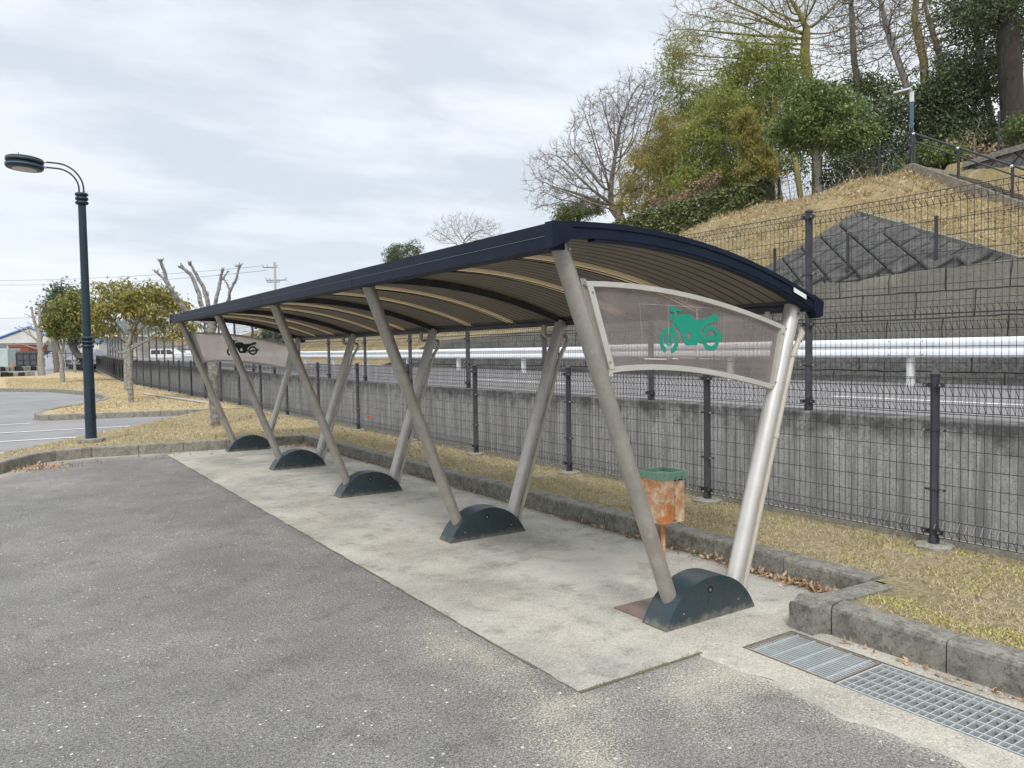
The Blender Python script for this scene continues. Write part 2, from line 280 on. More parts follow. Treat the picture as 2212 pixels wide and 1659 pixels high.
# ------------------------------------------------------------------ mesh helpers
class B:
    def __init__(s): s.v = []; s.f = []; s.m = []; s.ms = []; s.uv = None
    def mi(s, m):
        if m not in s.ms: s.ms.append(m)
        return s.ms.index(m)
    def face(s, pts, m):
        k = len(s.v); s.v += [tuple(map(float, p)) for p in pts]; s.f.append(tuple(range(k, k+len(pts)))); s.m.append(s.mi(m))
    def mesh(s, vs, fs, m):
        k = len(s.v); s.v += [tuple(map(float, p)) for p in vs]; i = s.mi(m)
        for f in fs: s.f.append(tuple(k+a for a in f)); s.m.append(i)
    def box(s, lo, hi, m, mtx=None):
        x0, y0, z0 = lo; x1, y1, z1 = hi
        vs = [(x0, y0, z0), (x1, y0, z0), (x1, y1, z0), (x0, y1, z0), (x0, y0, z1), (x1, y0, z1), (x1, y1, z1), (x0, y1, z1)]
        if mtx is not None: vs = [tuple(mtx @ Vector(p)) for p in vs]
        s.mesh(vs, [(3, 2, 1, 0), (4, 5, 6, 7), (0, 1, 5, 4), (1, 2, 6, 5), (2, 3, 7, 6), (3, 0, 4, 7)], m)
    def cbox(s, c, d, m, rz=0):
        mt = Matrix.Translation(Vector(c)) @ Matrix.Rotation(rz, 4, 'Z')
        s.box((-d[0]/2, -d[1]/2, -d[2]/2), (d[0]/2, d[1]/2, d[2]/2), m, mt)
    def tube(s, pts, r, m, n=8, caps=True, rot=0):
        pts = [Vector(p) for p in pts]; rs = r if isinstance(r, (list, tuple)) else [r]*len(pts)
        k0 = len(s.v); i = s.mi(m); ref = None
        for j, p in enumerate(pts):
            t = (pts[min(j+1, len(pts)-1)]-pts[max(j-1, 0)]).normalized()
            if ref is None: ref = Vector((0, 0, 1)) if abs(t.z) < .9 else Vector((0, 1, 0))
            a = t.cross(ref)
            if a.length < 1e-5: a = t.orthogonal()
            a.normalize(); b = t.cross(a).normalized(); ref = -b if False else ref
            for q in range(n):
                w = rot+2*math.pi*q/n; s.v.append(tuple(p+(a*math.cos(w)+b*math.sin(w))*rs[j]))
        for j in range(len(pts)-1):
            for q in range(n):
                s.f.append((k0+j*n+q, k0+j*n+(q+1) % n, k0+(j+1)*n+(q+1) % n, k0+(j+1)*n+q)); s.m.append(i)
        if caps:
            s.f.append(tuple(k0+q for q in range(n))[::-1]); s.m.append(i); e = k0+(len(pts)-1)*n
            s.f.append(tuple(e+q for q in range(n))); s.m.append(i)
    def lathe(s, prof, m, c=(0, 0, 0), n=24, mtx=None):
        k0 = len(s.v); i = s.mi(m)
        for r, z in prof:
            for q in range(n):
                w = 2*math.pi*q/n; p = Vector((c[0]+r*math.cos(w), c[1]+r*math.sin(w), c[2]+z))
                s.v.append(tuple(mtx @ p if mtx is not None else p))
        for j in range(len(prof)-1):
            for q in range(n):
                s.f.append((k0+j*n+q, k0+j*n+(q+1) % n, k0+(j+1)*n+(q+1) % n, k0+(j+1)*n+q)); s.m.append(i)
        s.f.append(tuple(k0+q for q in range(n))[::-1]); s.m.append(i); e = k0+(len(prof)-1)*n
        s.f.append(tuple(e+q for q in range(n))); s.m.append(i)
    def extr(s, poly, fn, m, holes=()):
        """poly of 2D points; fn(a, b, t) gives 3D for t=0/1; closed solid"""
        loops = [poly]+list(holes); flat = [q for L_ in loops for q in L_]
        tri = tessellate_polygon([[Vector((a, b, 0)) for a, b in L_] for L_ in loops])
        for t in (0, 1): s.mesh([fn(a, b, t) for a, b in flat], [tuple(q) for q in tri], m)
        for L_ in loops:
            N = len(L_); s.mesh([fn(a, b, 0) for a, b in L_]+[fn(a, b, 1) for a, b in L_], [(q, (q+1) % N, N+(q+1) % N, N+q) for q in range(N)], m)
    def out(s, name, parent=None, smooth=0, bevel=0, loc=None):
        me = bpy.data.meshes.new(name); me.from_pydata(s.v, [], s.f); me.polygons.foreach_set('material_index', s.m)
        for m in s.ms: me.materials.append(M[m])
        if s.uv is not None:
            u = me.uv_layers.new(name='UVMap'); vi = np.zeros(len(me.loops), 'i'); me.loops.foreach_get('vertex_index', vi)
            u.data.foreach_set('uv', np.array(s.uv, 'f')[vi].ravel())
        me.update()
        if smooth:
            me.shade_smooth()
            try: me.set_sharp_from_angle(angle=rad(smooth))
            except Exception: pass
        o = bpy.data.objects.new(name, me); COL.objects.link(o)
        if loc is not None:
            for v_ in me.vertices: v_.co = v_.co-Vector(loc)
            o.location = loc
        if bevel:
            b = o.modifiers.new('bevel', 'BEVEL'); b.width = bevel; b.segments = 2; b.limit_method = 'ANGLE'; b.angle_limit = rad(40)
        if parent is not None:
            o.parent = parent
            if parent.type == 'EMPTY' or True:
                wl = world_loc(parent); o.location = Vector(o.location)-wl
        return o
def world_loc(o):
    v_ = Vector(o.location)
    while o.parent is not None: o = o.parent; v_ += Vector(o.location)
    return v_
def tag(o, label, cat, group=None):
    o['label'] = label; o['category'] = cat
    if group: o['group'] = group
    return o
def struct(o, kind='structure', label=None):
    o['kind'] = kind
    if label: o['label'] = label
    return o
def thing(name, loc, label, cat, group=None):
    o = bpy.data.objects.new(name, None); o.empty_display_size = .2; COL.objects.link(o); o.location = loc
    return tag(o, label, cat, group)
def copy_tree(o, parent=None):
    c = o.copy(); COL.objects.link(c)
    if parent is not None: c.parent = parent
    for ch in list(o.children): copy_tree(ch, c)
    return c
def raw(name, V, Fc, mats, midx=None, tint=None, parent=None, smooth=False):
    """fast numpy mesh of quads / tris"""
    me = bpy.data.meshes.new(name); V = np.asarray(V, 'f'); Fc = np.asarray(Fc, 'i'); k = Fc.shape[1]
    me.vertices.add(len(V)); me.vertices.foreach_set('co', V.ravel())
    me.loops.add(Fc.size); me.loops.foreach_set('vertex_index', Fc.ravel())
    me.polygons.add(len(Fc)); me.polygons.foreach_set('loop_start', np.arange(len(Fc), dtype='i')*k)
    if midx is not None: me.polygons.foreach_set('material_index', np.asarray(midx, 'i'))
    for m in mats: me.materials.append(M[m])
    me.update(calc_edges=True)
    if tint is not None:
        a = me.attributes.new('tint', 'FLOAT', 'POINT'); a.data.foreach_set('value', np.asarray(tint, 'f'))
    if smooth: me.shade_smooth()
    o = bpy.data.objects.new(name, me); COL.objects.link(o)
    if parent is not None: o.parent = parent; o.location = -world_loc(parent)
    return o
def unit(a): return a/np.maximum(np.linalg.norm(a, axis=-1, keepdims=True), 1e-9)
def leaf_mesh(P, L, W, axis=None, jitter=1.0, droop=0.):
    """pointed leaves: 4 verts, folded along the rib"""
    n = len(P); d = unit(RNG.normal(size=(n, 3)))
    if axis is not None: d = unit(axis+jitter*d)
    d[:, 2] -= droop; d = unit(d)
    s = unit(np.cross(d, unit(RNG.normal(size=(n, 3))))); nn = np.cross(d, s)
    L = (L*RNG.uniform(.65, 1.25, n))[:, None]; W = (W*RNG.uniform(.7, 1.2, n))[:, None]
    a = P; b = P+d*L*.45+s*W/2+nn*W*.2; c = P+d*L; e = P+d*L*.45-s*W/2+nn*W*.2
    V = np.stack([a, b, c, e], 1).reshape(-1, 3); Fc = np.arange(4*n).reshape(n, 4)
    return V, Fc
def tints(n, base=None, per=4, spread=.25):
    t = RNG.uniform(0, 1, n) if base is None else np.clip(base+RNG.normal(0, spread, n), 0, 1)
    return np.repeat(t, per)

# ================================================================== SETTING
def sheet(name, xs, ys, zf, m, keep=None, dirt=None, tint=False):
    X, Y = np.meshgrid(xs, ys, indexing='ij'); V = np.stack([X.ravel(), Y.ravel(), zf(X, Y).ravel()], 1)
    nx, ny = len(xs), len(ys); i, j = np.meshgrid(np.arange(nx-1), np.arange(ny-1), indexing='ij'); a = (i*ny+j).ravel()
    Fc = np.stack([a, a+ny, a+ny+1, a+1], 1)
    if keep is not None:
        cx = (xs[i.ravel()]+xs[i.ravel()+1])/2; cy = (ys[j.ravel()]+ys[j.ravel()+1])/2; Fc = Fc[keep(cx, cy)]
    o = raw(name, V, Fc, [m], smooth=True); me = o.data
    if dirt is not None:
        at = me.attributes.new('dirt', 'FLOAT', 'POINT'); at.data.foreach_set('value', dirt(V[:, 0], V[:, 1]).astype('f'))
    return o
flat = lambda z: (lambda X, Y: X*0+z)
def brk(lo, hi, st, *ex):
    a = list(np.arange(lo, hi, st))+[hi]+list(ex); a = sorted(set(np.round(a, 4))); return np.array(a)
ga = lambda d, s: np.exp(-(d/s)**2)
struct(sheet('ground', brk(-1500, 2500, 500), brk(-600, 4000, 500), flat(-.06), 'earth'))
def curbdist(x, y):
    P = [(-3.4, 6.9), (-.035, 11.9), (.3, 12.6), (.64, 12.93), (1.1, 13.0), (2.96, 12.72), (4.13, 12.55)]; d = np.full(x.shape, 9.)
    for (a, b), (c, e) in zip(P, P[1:]):
        t = np.clip(((x-a)*(c-a)+(y-b)*(e-b))/((c-a)**2+(e-b)**2), 0, 1); d = np.minimum(d, np.hypot(x-a-t*(c-a), y-b-t*(e-b)))
    return d
def dirt_a(x, y):
    d = .13+.10*np.sin(x*1.7+y*.9)*np.sin(y*1.1-x*.6)
    d += .42*ga(curbdist(x, y), .55)+.35*ga(curbdist(x, y), .18)
    d += .38*ga(x-2.0, .30)*((y > 2.5) & (y < 12))*(.6+.4*np.sin(y*2.3))
    d += .55*ga(np.hypot(x-1.85, y-2.45), .35)+.42*ga(np.hypot((x-1.70)*1.3, (y-2.0)*.8), .30)+.30*ga(np.hypot(x-1.9, y-3.3), .5)
    d += .62*ga(np.hypot(x-2.55, y-2.38), .25)+.26*ga(np.hypot(x-2.35, y-2.1), .40)
    d += .66*ga(x-2.90, .17)*(y < 2.62)+.12*ga(x-2.5, .4)*(y < 2.0)
    d += .28*ga(np.hypot((x-1.35)*1.5, y-4.6), .6)+.25*ga(np.hypot(x-.4, (y-10.6)), .8)+.22*ga(np.hypot(x-.9, y-6.5), .9)
    d -= .3*ga(x-2.06, .05)*(y > 2.6)
    return np.clip(d, 0, 1.2)
def pale_p(x, y):
    d = x*0
    for k in range(-1, 5): d = d+ga((x-3.35)/1.0, .62)*ga(y-(3.01+2.329*k+1.15), .62)
    return np.where((x > 2.8) & (y < 2.7), 0, np.clip(d, 0, 1))
def dirt_p(x, y):
    d = .30+.12*np.sin(x*2.9+y*1.3)
    for k in range(5):
        yy = 3.01+2.329*k; d = d+.30*ga(np.hypot((x-3.1)*.7, y-yy), .45)-.28*ga(np.hypot((x-3.2)*.8, y-yy-1.1), .6)
    d += .45*ga(x-3.3, .8)*ga(y-2.7, .22)+.40*ga(x-2.4, .3)*(.6+.4*np.sin(y*1.9+1))
    d = np.where((x > 2.8) & (y < 2.66), .72, d)
    d -= .7*ga(np.hypot((x-2.45)*.6, y-2.75), .12)*1.0
    d -= .45*ga(np.hypot((x-3.9)*.6, y-2.75), .35)
    return np.clip(d, 0, 1.2)
struct(sheet('asphalt_pavement', brk(-9, 4.2, .075, 2.9), brk(-4, 13.25, .075, 2.66), flat(0.), 'asphalt', keep=lambda x, y: ~((x > 2.9) & (y < 2.66)) & ~((y > 12.0) & (x < -3)), dirt=dirt_a))
px_ = brk(2.06, 4.2, .06, 2.8, 3.03, 3.42, 3.56); py_ = brk(-4, 12.6, .06, 2.56, 2.63, 2.66)
struct(sheet('concrete_pad', px_, py_, flat(.004), 'pad', keep=lambda x, y: ((y > 2.63) | ((x > 2.8) & (x < 3.60))) & ~((x > 3.03) & (x < 3.42) & (y < 2.56)), dirt=dirt_p))
po_ = bpy.data.objects['concrete_pad'].data; co_ = np.zeros(len(po_.vertices)*3, 'f'); po_.vertices.foreach_get('co', co_); co_ = co_.reshape(-1, 3); at = po_.attributes.new('pale', 'FLOAT', 'POINT'); at.data.foreach_set('value', pale_p(co_[:, 0], co_[:, 1]).astype('f'))
for v_ in po_.vertices:
    x, y = v_.co.x, v_.co.y
    if abs(x-2.8) < .001 and y < 2.6: v_.co.x += .022*math.sin(y*9)+.015*math.sin(y*23)+random.uniform(-.012, .012); v_.co.z -= .0035
    if abs(x-2.06) < .001: v_.co.x += random.uniform(-.006, .006)
# joint lines sunk between paving and slab: thin dark weathered strip
b = B()
y = 2.63
while y < 12.4:
    L = random.uniform(.1, .5); o = random.uniform(-.004, .004)
    if random.random() < .55: b.box((2.050+o, y, 0), (2.060+o+random.uniform(-.002, .003), y+L, .0055), 'earth')
    y += L+random.uniform(0, .12)
x = 2.06
while x < 2.8: L = random.uniform(.06, .25); b.box((x, 2.619, 0), (min(x+L, 2.82), 2.631+random.uniform(0, .004), .0055), 'earth'); x += L+.01
struct(b.out('pavement_joint'))

def offs(path, w):
    """offset polyline to its left by w"""
    P = [np.array(p[:2], float) for p in path]; o = []
    for i, p in enumerate(P):
        t0 = unit((P[i]-P[i-1])[None])[0] if i else None; t1 = unit((P[i+1]-P[i])[None])[0] if i < len(P)-1 else None
        if t0 is None: t0 = t1
        if t1 is None: t1 = t0
        n0 = np.array([-t0[1], t0[0]]); n1 = np.array([-t1[1], t1[0]]); nn = n0+n1; nn /= np.linalg.norm(nn); k = 1/max(.4, nn@n0)
        o.append(p+nn*w*k)
    return o
def resample(path, seg):
    P = [np.array(p[:2], float) for p in path]; out = [P[0]]
    for a, c in zip(P, P[1:]):
        L = np.linalg.norm(c-a); n = max(1, round(L/seg))
        for i in range(1, n+1): out.append(a+(c-a)*i/n)
    return out
def curb(name, path, w, h, seg, m, side=1, z0=-.03, zt=None, ch=.022, j=None):
    """row of kerb blocks; raised side lies to the left (side=1)"""
    b = B(); R = resample(path, seg); O = offs(R, w*side)
    for i in range(len(R)-1):
        a, c = R[i], R[i+1]; oa, oc = O[i], O[i+1]; L = np.linalg.norm(c-a); e = (j if j is not None else .0035)/L; dz = random.uniform(-.003, .003)
        A = a+(c-a)*e; C_ = c+(a-c)*e; OA = oa+(oc-oa)*e; OC = oc+(oa-oc)*e
        pr = [(0, z0), (0, h-ch+dz), (.3*ch/w, h-.3*ch+dz), (ch/w, h+dz), (1, h+dz-.004), (1, z0)]
        va = [(*(A+(OA-A)*u), z) for u, z in pr]; vc = [(*(C_+(OC-C_)*u), z) for u, z in pr]; n = len(pr)
        fs = [(k, k+1, n+k+1, n+k) for k in range(n-1)]+[tuple(range(n)), tuple(range(2*n-1, n-1, -1))]
        b.mesh(va+vc, fs, m)
    return struct(b.out(name))
CN = 'curb'
curb(CN, [(3.53, -4), (3.53, 2.40), (3.45, 2.575)], .155, .155, .6, 'curb', side=-1)      # beside the drain
curb(CN, [(3.45, 2.60), (4.13, 2.56)], .15, .150, .35, 'curb', side=-1)
curb(CN, [(4.13, 2.568), (4.13, 12.50)], .16, .152, .6, 'curb', side=-1)
FAR = [(-6.2, 2.9), (-.035, 11.9), (.16, 12.3), (.38, 12.68), (.64, 12.9), (1.1, 12.97), (2.96, 12.69), (4.28, 12.47)]
curb(CN, FAR, .15, .155, .55, 'curb_pale')
STRIP = [(-6, 4.6), (-.03, 13.25), (1.4, 15.55), (4.33, 20.2)]
curb(CN, STRIP, .11, .10, .9, 'curb_pale', side=-1)
ISL = [(4.45, 20.35), (.95, 21.25), (.72, 21.5), (.68, 22.2), (.906, 23.3)]
curb(CN, ISL, .15, .14, .6, 'curb_pale', side=-1)
NOSE = [(.906, 23.3), (1.24, 24.19), (1.70, 25.0), (2.55, 27.1), (2.86, 28.4), (2.95, 30.2), (2.9, 32), (2.65, 34.5), (1.8, 38.2), (.02, 41), (-9, 44)]
curb(CN, NOSE, .17, .15, .7, 'curb_pale', side=-1)

# ---- grass sheets (polygons, real top surface with slight undulation)
def grass_poly(name, poly, z, m):
    b = B(); tri = tessellate_polygon([[Vector((a, c, 0)) for a, c in poly]]); b.mesh([(a, c, z) for a, c in poly], [tuple(t) for t in tri], m); return b.out(name)
struct(grass_poly('lawn', [(3.60, -4), (3.60, 2.5), (4.2, 2.5), (4.2, 12.5), (2.96, 12.8), (1.1, 13.1), (.6, 13.02), (.3, 12.75), (-6.3, 2.85), (-6.1, 4.5), (-.1, 13.22), (1.33, 15.52), (4.27, 20.2), (5.33, 20.25), (5.33, -4)], .128, 'grass'))
nose_in = [tuple(q) for q in offs(NOSE, -.08)]
struct(grass_poly('lawn', [(5.33, 20.25), (4.40, 20.42), (.98, 21.32), (.80, 21.55), (.76, 22.2)]+nose_in+[(-30, 46), (-30, 66), (2.9, 68.5), (4.6, 80), (7.5, 80), (6.9, 64), (6.0, 55), (5.45, 45), (5.33, 42)], .128, 'grass_far'))
struct(sheet('car_park', brk(-60, 4.5, 4), brk(4, 46, 3), flat(-.004), 'lot', keep=lambda x, y: (y > 13) | (x < -4)))
b = B()
for (x0, y0, x1, y1) in ((-3.5, 20.9, .6, 20.65), (-6, 19.0, 3.1, 18.15), (-6, 17.0, 1.9, 16.4), (-6, 15.0, .6, 14.55), (-9, 26, -3, 25.4)):
    b.face([(x0, y0-.06, .003), (x1, y1-.06, .003), (x1, y1+.06, .003), (x0, y0+.06, .003)], 'white_line')
struct(b.out('painted_bay_lines'))
struct(sheet('far_paving', np.array([-80., -20, 7.5]), np.array([66., 100, 160.]), flat(.05), 'lot'))
for (x0, y0, x1, y1, h, w_) in ((-9, 62.6, 2.3, 66.6, .42, .5), (-9, 92, 4.2, 98, .55, .8)):
    b = B(); n_ = 34
    for i in range(n_):
        t = i/n_; b.cbox((x0+(x1-x0)*t, y0+(y1-y0)*t, .05+h/2*random.uniform(.7, 1)), (.34*random.uniform(.8, 1.1), w_, h), 'curb_pale' if random.random() < .6 else 'blocks', random.uniform(-.3, .3)+.3)
    tag(b.out('stone_edging', bevel=.05), 'low rough stone edging across the lawn in front of the pale trees' if w_ < .6 else 'low rough stone edging below the rust red shed and cone', 'stone edging', 'stone edging of the far planting')

# ---- retaining wall carrying the road
wx = lambda y: 6.0+max(0, y-44)*.03
wt = lambda y: .92+max(0, y-14)*.0077 if y < 44 else 1.15+(y-44)*.019
root = thing('retaining_wall', (6, 10, 0), 'long streaked concrete retaining wall below the road behind the low mesh fence', 'wall')
b = B(); b2 = B()
y = -6.0
while y < 66:
    y1 = y+4.0
    for bb, xo, x1, ya, yb, ex in ((b, -.13, .17, y+.008, y1-.008, 0), (b2, -.07, .12, y-.1, y1+.1, -.03)):
        v_ = [(wx(ya)+xo, ya, -.05), (wx(ya)+x1, ya, -.05), (wx(yb)+x1, yb, -.05), (wx(yb)+xo, yb, -.05), (wx(ya)+xo+.01, ya, wt(ya)+ex), (wx(ya)+x1, ya, wt(ya)+ex), (wx(yb)+x1, yb, wt(yb)+ex), (wx(yb)+xo+.01, yb, wt(yb)+ex)]
        bb.mesh(v_, [(4, 5, 6, 7), (0, 1, 5, 4), (1, 2, 6, 5), (2, 3, 7, 6), (3, 0, 4, 7)], 'wall' if bb is b else 'hole')
    y = y1
b.out('wall_panels', root, bevel=.012); b2.out('joint_filler', root)
b = B(); b.box((5.30, -4, .0), (5.36, 42, .17), 'footing'); struct(b.out('fence_footing_kerb'))
def road_z(X, Y): t = np.clip((X-6.2)/7, 0, 1); w = .92+np.clip(Y-14, 0, 30)*.0077+np.clip(Y-44, 0, 20)*.012; return w-.05-t*(.13)
struct(sheet('road', brk(6.10, 14.9, .8), brk(-20, 112, 4), road_z, 'road'))
b = B()
for (xa, ya, yb) in [(9.15, 1.6, 6.2), (9.2, 11.8, 15.6), (9.25, 21.5, 25.5), (9.3, 31.5, 35.5), (9.3, 41, 45), (9.3, 51, 55)]:
    za = float(road_z(np.array(xa), np.array(ya)))+.006; zb = float(road_z(np.array(xa), np.array(yb)))+.006
    b.face([(xa-.07, ya, za), (xa+.07, ya, za), (xa+.07, yb, zb), (xa-.07, yb, zb)], 'white_line')
struct(b.out('road_marking'))
# ---- stone wall on the hill side of the road
def top_s(y): return float(np.interp(y, [-20, 4, 6.5, 10.8, 14, 21, 28, 31, 34], [3.9, 3.02, 2.93, 2.77, 2.52, 2.11, 1.88, 1.1, .8]))
root = thing('stone_retaining_wall', (14.8, 10, .7), 'dark weathered masonry retaining wall behind the white guardrail', 'wall')
b = B(); ys = np.arange(-8, 33.5, .5); N = 9; uv = []; vs = []
for y in ys:
    t_ = top_s(y)
    for k in range(N):
        q = k/(N-1); z = .6+(t_-.6)*q; bulge = .03*math.sin(y*2.1+k*1.7)+.02*math.sin(y*5.3-k*2.2)
        vs.append((14.55+.22*(z-.6)/2.2+bulge+random.uniform(-.02, .02), y, z)); uv.append((y, z))
fs = [(i*N+k, (i+1)*N+k, (i+1)*N+k+1, i*N+k+1) for i in range(len(ys)-1) for k in range(N-1)]
b.mesh(vs, fs, 'masonry'); k0 = len(vs)
for y in ys: b.v += [(14.80+.03*math.sin(y*3), y, top_s(y)+.01), (15.35, y, top_s(y)+.03)]; uv += [(y, top_s(y)), (y, top_s(y)+.5)]
b.mesh([], [], 'curb')
for i in range(len(ys)-1): b.f.append((i*N+N-1, (i+1)*N+N-1, k0+2*i+2, k0+2*i)); b.m.append(b.mi('masonry')); b.f.append((k0+2*i, k0+2*i+2, k0+2*i+3, k0+2*i+1)); b.m.append(b.mi('masonry'))
b.uv = uv; b.out('masonry_face', root, smooth=50)
# ---- hill
CY = [-30, 0, 4, 6.3, 12.4, 15, 17.4, 20.7, 22.7, 40, 75, 83, 90, 130]; CZ = [2.9, 2.9, 2.95, 3.0, 6.30, 6.18, 6.17, 5.63, 5.45, 4.5, 3.9, 3.28, 1.2, .7]
def toe(Y): return np.interp(Y, [-20, 4, 6.5, 10.8, 14, 21, 28, 31, 34, 90, 130], [3.9, 3.02, 2.93, 2.77, 2.52, 2.11, 1.88, 1.1, .85, .9, .8])
TRI3 = [(15.35, 6.7, 2.97), (17.5, 11.23, 4.68), (15.35, 13.6, 2.72)]
TR = [np.array(q[:2]) for q in TRI3]
_A = np.linalg.solve(np.array([[q[0], q[1], 1] for q in TRI3]), np.array([q[2] for q in TRI3]))
def pl(x, y): return _A[0]*x+_A[1]*y+_A[2]
def tri_in(x, y):
    r = None; sg = np.sign((TR[1][0]-TR[0][0])*(TR[2][1]-TR[0][1])-(TR[1][1]-TR[0][1])*(TR[2][0]-TR[0][0]))
    for e in range(3):
        a, c = TR[e], TR[(e+1) % 3]; d = sg*((c[0]-a[0])*(y-a[1])-(c[1]-a[1])*(x-a[0]))/np.linalg.norm(c-a); r = d if r is None else np.minimum(r, d)
    return r
def hz(X, Y):
    t0 = toe(Y); c = np.interp(Y, CY, CZ); c = np.maximum(c, t0+.05); u = (X-15.1)/6.9
    z = t0+(c-t0)*(1-(1-np.clip(u, 0, 1))**1.7)
    back = np.where(X > 22, np.where(Y > 12.5, np.clip(X-22, 0, 12)*.05, 0), 0)
    wv = .07*np.sin(X*1.3+Y*.8)*np.sin(Y*1.1)+.05*np.sin(X*3.1-Y*2.3)+.03*np.sin(X*6.1+Y*5)
    z = z+back+wv*np.clip((X-15.1)/1, 0, 1)
    z = z+.40*np.exp(-((X-18.2)**2+(Y-11.6)**2)/3.6)*(X > 15.1)
    ins = tri_in(X, Y); w_ = np.clip(1+ins/1.0, 0, 1)*(X > 15.2); w_ = w_*w_*(3-2*w_); z = np.where(ins > 0, pl(X, Y)-.12, z*(1-w_)+(pl(X, Y)-.03)*w_)
    st = (X > 22.0) & (X < 24.02) & (Y < 12.35) & (Y > 3); zs = np.interp(Y, [3, 6.3, 12.0, 12.35], [1.5, 2.9, 5.85, 6.3]); z = np.where(st, np.minimum(z, zs), z)
    up = (X >= 24.02) & (Y < 12.8); z = np.where(up, 6.85+(X-24)*.07, z)
    return z
struct(sheet('hillside', np.concatenate([[14.9, 15.1], np.arange(15.4, 24.01, .3), [24.1], np.arange(24.6, 34, 1.), np.arange(35, 90, 8.)]), np.concatenate([np.arange(-12, 30, .35), np.arange(30, 135, 1.5)]), hz, 'hill'))
def hzp(x, y): return float(hz(np.array([float(x)]), np.array([float(y)]))[0])
# diamond block revetment on the slope (triangle)
root = thing('block_revetment', (17, 10, 3.5), 'dark triangular slope facing of diamond laid concrete blocks above the masonry wall', 'revetment')
b = B(); uv = []
n_ = 30
grid = {}
for i in range(n_+1):
    for j in range(n_+1-i):
        a, c, e = i/n_, j/n_, 1-(i+j)/n_; p = TR[0]*a+TR[1]*c+TR[2]*e; grid[i, j] = len(b.v); b.v.append((p[0], p[1], float(pl(*p))-.03)); uv.append((p[1]*1.0, (p[0]-15)*1.12))
mi = b.mi('blocks')
for i in range(n_):
    for j in range(n_-i):
        b.f.append((grid[i, j], grid[i+1, j], grid[i, j+1])); b.m.append(mi)
        if i+j < n_-1: b.f.append((grid[i+1, j], grid[i+1, j+1], grid[i, j+1])); b.m.append(mi)
b.uv = uv; b.out('block_face', root)
for (a, c) in ((TR[0], TR[1]), (TR[2], TR[1])):     # concrete edge beams
    b = B(); n_ = 12; d = unit((c-a)[None])[0]; nr = np.array([-d[1], d[0]])
    if (TR[0]+TR[1]+TR[2]-3*a)@nr > 0: nr = -nr
    P = [a+(c-a)*i/n_ for i in range(n_+1)]
    for p, q in zip(P, P[1:]):
        zp, zq = float(pl(*p))+.05, float(pl(*q))+.05; p2, q2 = p+nr*.22, q+nr*.22
        b.mesh([(*p, zp-.5), (*p2, zp-.6), (*q2, zq-.6), (*q, zq-.5), (*p, zp), (*p2, zp), (*q2, zq), (*q, zq)], [(4, 5, 6, 7), (0, 1, 5, 4), (1, 2, 6, 5), (2, 3, 7, 6), (3, 0, 4, 7)], 'curb')
    b.out('edge_beam', root)
b = B(); q_ = .50; nz_ = Vector((-_A[0], -_A[1], 1)).normalized(); ay_ = Vector((0, 1, _A[1])).normalized(); ax_ = ay_.cross(nz_).normalized(); ay_ = nz_.cross(ax_)
FR = Matrix(((ax_.x, ay_.x, nz_.x), (ax_.y, ay_.y, nz_.y), (ax_.z, ay_.z, nz_.z))).to_4x4(); O_ = Vector((16.1, 10.4, float(pl(16.1, 10.4))))
for i in range(-22, 23):                            # diamond laid blocks, the edge rows stay stepped
    for j in range(-22, 23):
        c_ = O_+(ax_*(i+j)+ay_*(i-j))*(q_*.7071)
        if float(tri_in(c_.x, c_.y)) < .10: continue
        mt = Matrix.Translation(c_+nz_*random.uniform(.0, .022)) @ FR @ Matrix.Rotation(rad(45), 4, 'Z') @ Matrix.Rotation(random.uniform(-.03, .03), 4, 'X')
        h_ = q_/2-.016; pr = [(h_, -.08), (h_, .03), (h_-.035, .055)]
        vs = [tuple(mt @ Vector((a*r, c*r, z))) for r, z in pr for a, c in ((-1, -1), (1, -1), (1, 1), (-1, 1))]
        b.mesh(vs, [(a, (a+1) % 4, 4+(a+1) % 4, 4+a) for a in range(4)]+[(4+a, 4+(a+1) % 4, 8+(a+1) % 4, 8+a) for a in range(4)]+[(8, 9, 10, 11)], 'block_face')
M['block_face'] = mat('block_concrete', (.065, .065, .064), (.115, .113, .108), 5, .95, c3=(.055, .055, .053), scale3=7, bump=.6, bscale=30)
b.out('diamond_blocks', root)

# ---- stairs, stringer, upper wall
root = thing('stairway', (23, 12, 6.4), 'concrete stairway climbing the grassy hill to the woods', 'stairs')
b = B()
for k in range(24):
    y1 = 12.0-.275*k; z1 = 6.47-.15*k; b.box((22.12, y1-.275-.02*(k % 2)*0, z1-.8), (23.98, y1+.0, z1-.15), 'stringer') if k else None
    b.box((22.12, y1-.02, z1-.8), (23.98, y1+(.0 if k else 1.2), z1-.012+.0), 'footing') if k == 0 else b.box((22.125, y1-.30, z1-.16), (23.975, y1-.005, z1-.148), 'footing')
b.out('steps', root)
b = B(); pr = [(12.62, 6.60), (12.36, 6.63), (9.49, 5.05), (6.0, 3.13), (3.5, 1.8)]
for (ya, za), (yb, zb) in zip(pr, pr[1:]):
    b.mesh([(21.92, ya, za-1), (22.12, ya, za-1), (22.12, yb, zb-1), (21.92, yb, zb-1), (21.92, ya, za), (22.12, ya, za), (22.12, yb, zb), (21.92, yb, zb)], [(4, 5, 6, 7), (0, 1, 5, 4), (1, 2, 6, 5), (2, 3, 7, 6), (3, 0, 4, 7)], 'stringer')
b.out('side_kerb', root, bevel=.015)
b = B(); pr = [(12.0, 6.80), (11.0, 6.92), (9.5, 7.05), (7.5, 7.2), (3, 7.4)]; uv = []
